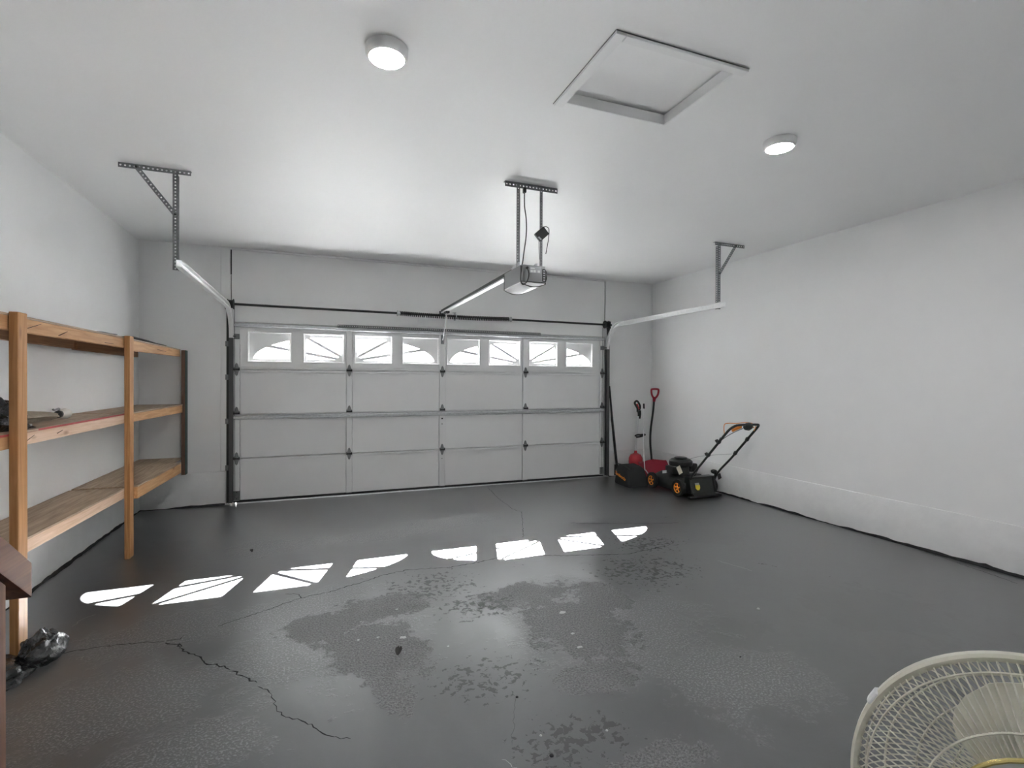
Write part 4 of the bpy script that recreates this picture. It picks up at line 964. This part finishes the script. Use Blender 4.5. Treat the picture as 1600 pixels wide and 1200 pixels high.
# ------------------------------------------------------------------ garden tools in the corner
ss = thing('snow_shovel', 'snow shovel with red scoop, bent black shaft and red D grip in the corner', 'shovel', (4.6, 6.25, 0))
SHF = [(4.590, 6.19, 0.22), (4.581, 6.19, 0.33), (4.566, 6.195, 0.50), (4.566, 6.195, 0.66), (4.582, 6.195, 0.80), (4.606, 6.195, 0.95), (4.622, 6.198, 1.06), (4.630, 6.20, 1.165)]
MB().tube(smoothpts(SHF, 5), 0.0155, 10).build('shaft', 'black_plastic', ss)
gx, gy, gz = 4.845, 6.40, 1.265
dg = [(gx-0.047, 1.205), (gx-0.030, 1.190)]
gy = 6.20
Dp = [(4.622, gy-0.004, 1.175), (4.592, gy, 1.225), (4.582, gy, 1.290), (4.600, gy, 1.310), (4.690, gy, 1.310), (4.709, gy, 1.290), (4.696, gy, 1.225), (4.650, gy-0.002, 1.175)]
MB().tube(smoothpts(Dp, 4), 0.0145, 8).build('d_grip', 'shovel_red', ss)
MB().tube([(4.629, 6.199, 1.125), (4.636, 6.198, 1.195)], [0.019, 0.027], 10).build('grip_socket', 'shovel_red', ss)
V = []; F = []; nu, nv = 14, 8
for th in (0, 0.006):
    for j in range(nv+1):
        for i in range(nu+1):
            a = -1+2*i/nu; v_ = j/nv
            x = 4.60+a*(0.305+0.01*v_); y = 6.02+0.16*v_**0.8-0.085*(abs(a)**2.2)-0.02*math.sin(v_*PI); z = 0.006+0.262*v_+(0.010*math.cos(a*5) if j == nv else 0)
            V.append((x, y+th, z))
W_ = (nu+1); S_ = (nu+1)*(nv+1)
for j in range(nv):
    for i in range(nu):
        q = (j*W_+i, j*W_+i+1, (j+1)*W_+i+1, (j+1)*W_+i); F.append(q); F.append(tuple(S_+k for k in reversed(q)))
edge = [i for i in range(W_)]+[j*W_+nu for j in range(1, nv+1)]+[nv*W_+i for i in range(nu-1, -1, -1)]+[j*W_ for j in range(nv-1, 0, -1)]
for i in range(len(edge)):
    a, b = edge[i], edge[(i+1) % len(edge)]; F.append((b, a, a+S_, b+S_))
MB().add(V, F).build('scoop', 'shovel_red', ss, smooth=50)
MB().tube([(4.600, 6.165, 0.15), (4.600, 6.19, 0.28)], [0.030, 0.021], 10).build('shaft_socket', 'shovel_red', ss)
tm = thing('string_trimmer', 'string trimmer with red guard, silver shaft and black loop grip', 'trimmer', (4.36, 6.30, 0))
tb0, tb1 = Vector((4.375, 6.29, 0.34)), Vector((4.480, 6.38, 0.90))
MB().cyl(tb0, tb1, 0.0125, 10).build('shaft', 'shaft_silver', tm)
V = []; F = []; gn = 18
GC = Vector((4.375, 6.285, 0.0))
for j, (r_, z) in enumerate(((0.10, 0.205), (0.104, 0.24), (0.100, 0.30), (0.075, 0.345), (0.03, 0.365))):
    for i in range(gn): V.append(GC+Vector((r_*math.cos(2*PI*i/gn), r_*0.95*math.sin(2*PI*i/gn), z)))
for j in range(4):
    for i in range(gn): F.append((j*gn+i, j*gn+(i+1) % gn, (j+1)*gn+(i+1) % gn, (j+1)*gn+i))
F += [tuple(reversed(range(gn))), tuple(range(4*gn, 5*gn))]
MB().add(V, F).build('guard', 'trimmer_red', tm)
MB().lathe([(0.045, 0.002), (0.055, 0.05), (0.06, 0.12), (0.05, 0.206)], GC, (0, 0, 1), 16).build('spool_head', 'black_plastic', tm)
MB().tube([tb0+Vector((0, 0, 0.0)), tb0+Vector((0.006, 0.005, 0.06))], [0.026, 0.020], 10).build('shaft_collar', 'trimmer_red', tm)
MB().tube([(4.500, 6.385, 0.865), (4.510, 6.39, 0.93), (4.505, 6.39, 0.985)], [0.024, 0.028, 0.030], 10).build('trigger_body', 'black_plastic', tm)
MB().tube(smoothpts([(4.505, 6.39, 0.985), (4.520, 6.39, 1.04), (4.495, 6.385, 1.095), (4.450, 6.375, 1.130), (4.412, 6.37, 1.105), (4.430, 6.375, 1.07), (4.465, 6.38, 1.02), (4.470, 6.38, 0.965)]), 0.0155, 8).build('loop_grip', 'black_plastic', tm)
MB().tube([(4.455, 6.38, 1.085), (4.49, 6.385, 1.005)], 0.016, 8).build('red_inlay', 'trimmer_red', tm)
MB().tube(smoothpts([(4.378, 6.30, 0.618), (4.425, 6.325, 0.628), (4.47, 6.30, 0.63), (4.53, 6.28, 0.635), (4.515, 6.30, 0.615), (4.45, 6.31, 0.60), (4.40, 6.30, 0.60)]), 0.013, 8).build('front_grip', 'black_plastic', tm)
wp = thing('white_pole', 'thin white pole with black tip leaning between the trimmer and red shovel', 'pole', (4.6, 6.0, 0))
MB().tube(smoothpts([(4.45, 5.95, 0.010), (4.345, 5.985, 0.155), (4.326, 6.00, 0.215), (4.395, 6.12, 0.62), (4.482, 6.24, 1.04)], 6), 0.0075, 8).build('rod', 'white_plastic', wp)
MB().cyl((4.481, 6.238, 1.02), (4.486, 6.249, 1.095), 0.012, 10).build('tip', 'black_plastic', wp)
bs = thing('black_pole', 'plain black tapered pole leaning on the wall beside the garage door', 'pole', (4.1, 6.4, 0))
MB().tube([(4.165, 6.42, 0.004), (4.135, 6.44, 0.30), (4.085, 6.47, 0.85), (4.050, 6.49, 1.34)], [0.019, 0.019, 0.018, 0.011], 10).build('shaft', 'black_plastic', bs)
MB().lathe([(0.011, 0.0), (0.010, 0.012), (0, 0.018)], (4.050, 6.49, 1.338), (-0.07, 0.04, 1), 10).build('end_cap', 'black_rubber', bs)

# ------------------------------------------------------------------ pedestal fan
FC = Vector((0.881, 0.346, 0.842)); Nf = Vector((-0.865, -0.484, 0.131)).normalized()
fa = Nf.cross(Vector((0, 0, 1))).normalized(); fb = Nf.cross(fa).normalized()
FR = 0.22
fan = thing('pedestal_fan', 'cream pedestal fan with round wire cage, tilted up', 'fan', (FC.x+0.06, FC.y, 0))
def fp(r, t, h): return FC+fa*(r*math.cos(t))+fb*(r*math.sin(t))+Nf*h
rm = MB(); V = []; F = []; n = 96
sect = [(FR-0.010, -0.004), (FR-0.003, -0.010), (FR, -0.006), (FR, 0.010), (FR-0.004, 0.014), (FR-0.011, 0.008)]
for i in range(n):
    for (r, h) in sect: V.append(fp(r, 2*PI*i/n, h))
for i in range(n):
    for k in range(6): F.append((i*6+k, i*6+(k+1) % 6, ((i+1) % n)*6+(k+1) % 6, ((i+1) % n)*6+k))
rm.add(V, F).build('rim', 'fan_cream', fan, smooth=40)
def dome(r, depth):  # cage profile: flat face then rounding down to the rim
    x = min(1, r/(FR-0.006)); return depth*(1-x**3.2)**0.62
NW = 126
def guard(name, depth, twist, wire_r, rings, r_in):
    gd = MB()
    for r in rings: gd.tube([fp(r, 2*PI*i/72, dome(r, depth)) for i in range(72)], 0.0017, 6, closed=True)
    go = gd.build(name, 'fan_cream', fan, smooth=60)
    for k in range(NW):
        t0 = 2*PI*k/NW; pts = []
        for j in range(13):
            q = j/12; q2 = 1-(1-q)**1.6
            r = r_in+(FR-0.007-r_in)*q2
            pts.append(fp(r, t0+twist*q2**1.3, dome(r, depth)))
        MB().tube(pts, wire_r, 4, caps=False).build('wire', 'fan_cream', go, smooth=60)
    return go
guard('front_guard', 0.056, 0.0, 0.0012, (0.106, 0.136, 0.199), 0.104)
guard('rear_guard', -0.070, 0.22, 0.0012, (0.058, 0.100, 0.142, 0.180, 0.203), 0.056)
bd = MB().lathe([(0.0, 0.0), (0.101, 0.0), (0.106, 0.003), (0.100, 0.007), (0.0, 0.010)], fp(0, 0, 0.0535), Nf, 32).build('badge', 'fan_badge', fan)
MB().tube([fp(0.109, 2*PI*i/40, 0.056) for i in range(40)], 0.0032, 8, closed=True).build('badge_ring', 'fan_gold', bd)
MB().lathe([(0.0, -0.02), (0.040, -0.02), (0.042, 0.0), (0.038, 0.03), (0.02, 0.038), (0.0, 0.04)], FC, Nf, 24).build('blade_hub', 'fan_cream', fan)
BPH = -1.44
for k in range(3):
    V = []; F = []; nr, nt = 12, 10; base_t = BPH+2*PI*k/3
    for th in (0, 1):
        for i in range(nr+1):
            q = i/nr; r = 0.035+0.150*q
            half = (0.60+0.10*math.sin(PI*q))*(1-max(0, (q-0.60)/0.40)**2.6*0.62)
            for j in range(nt+1):
                s_ = -1+2*j/nt; t_ = base_t+s_*half
                V.append(fp(r, t_, 0.004+0.018*s_*(1-0.35*q)+0.0022*th))
    W_ = nt+1; S_ = (nr+1)*W_
    for i in range(nr):
        for j in range(nt):
            q = (i*W_+j, i*W_+j+1, (i+1)*W_+j+1, (i+1)*W_+j); F.append(q); F.append(tuple(S_+x for x in reversed(q)))
    edge = list(range(W_))+[i*W_+nt for i in range(1, nr+1)]+[nr*W_+j for j in range(nt-1, -1, -1)]+[i*W_ for i in range(nr-1, 0, -1)]
    for i in range(len(edge)):
        a, b = edge[i], edge[(i+1) % len(edge)]; F.append((b, a, a+S_, b+S_))
    MB().add(V, F).build('blade', 'fan_blade', fan, smooth=60)
CT = -0.49
ck = MB(); c_ = fp(FR-0.001, CT, 0.002); rd = (fa*math.cos(CT)+fb*math.sin(CT)); tg_ = Nf.cross(rd)
ck.obox(c_, tg_*0.012, rd*0.004, Nf*0.012); ck.build('clip', 'white_plastic', fan, bevel=0.003)
MB().lathe([(0.0, -0.20), (0.035, -0.195), (0.055, -0.17), (0.058, -0.10), (0.05, -0.086), (0.0, -0.086)], FC, Nf, 28).build('motor_housing', 'fan_cream', fan)
pv = FC-Nf*0.14
MB().tube([pv+Vector((0, 0, -0.03)), Vector((pv.x, pv.y, 0.55))], [0.022, 0.020], 14).build('neck', 'fan_cream', fan)
MB().cyl((pv.x, pv.y, 0.03), (pv.x, pv.y, 0.56), 0.014, 14).build('pole', 'fan_badge', fan)
MB().lathe([(0.026, 0.40), (0.030, 0.43), (0.024, 0.46)], (pv.x, pv.y, 0), (0, 0, 1), 16).build('height_collar', 'fan_cream', fan)
MB().lathe([(0.19, 0.001), (0.195, 0.012), (0.18, 0.026), (0.05, 0.045), (0.028, 0.07), (0.018, 0.10)], (pv.x, pv.y, 0), (0, 0, 1), 40).build('base', 'fan_cream', fan)
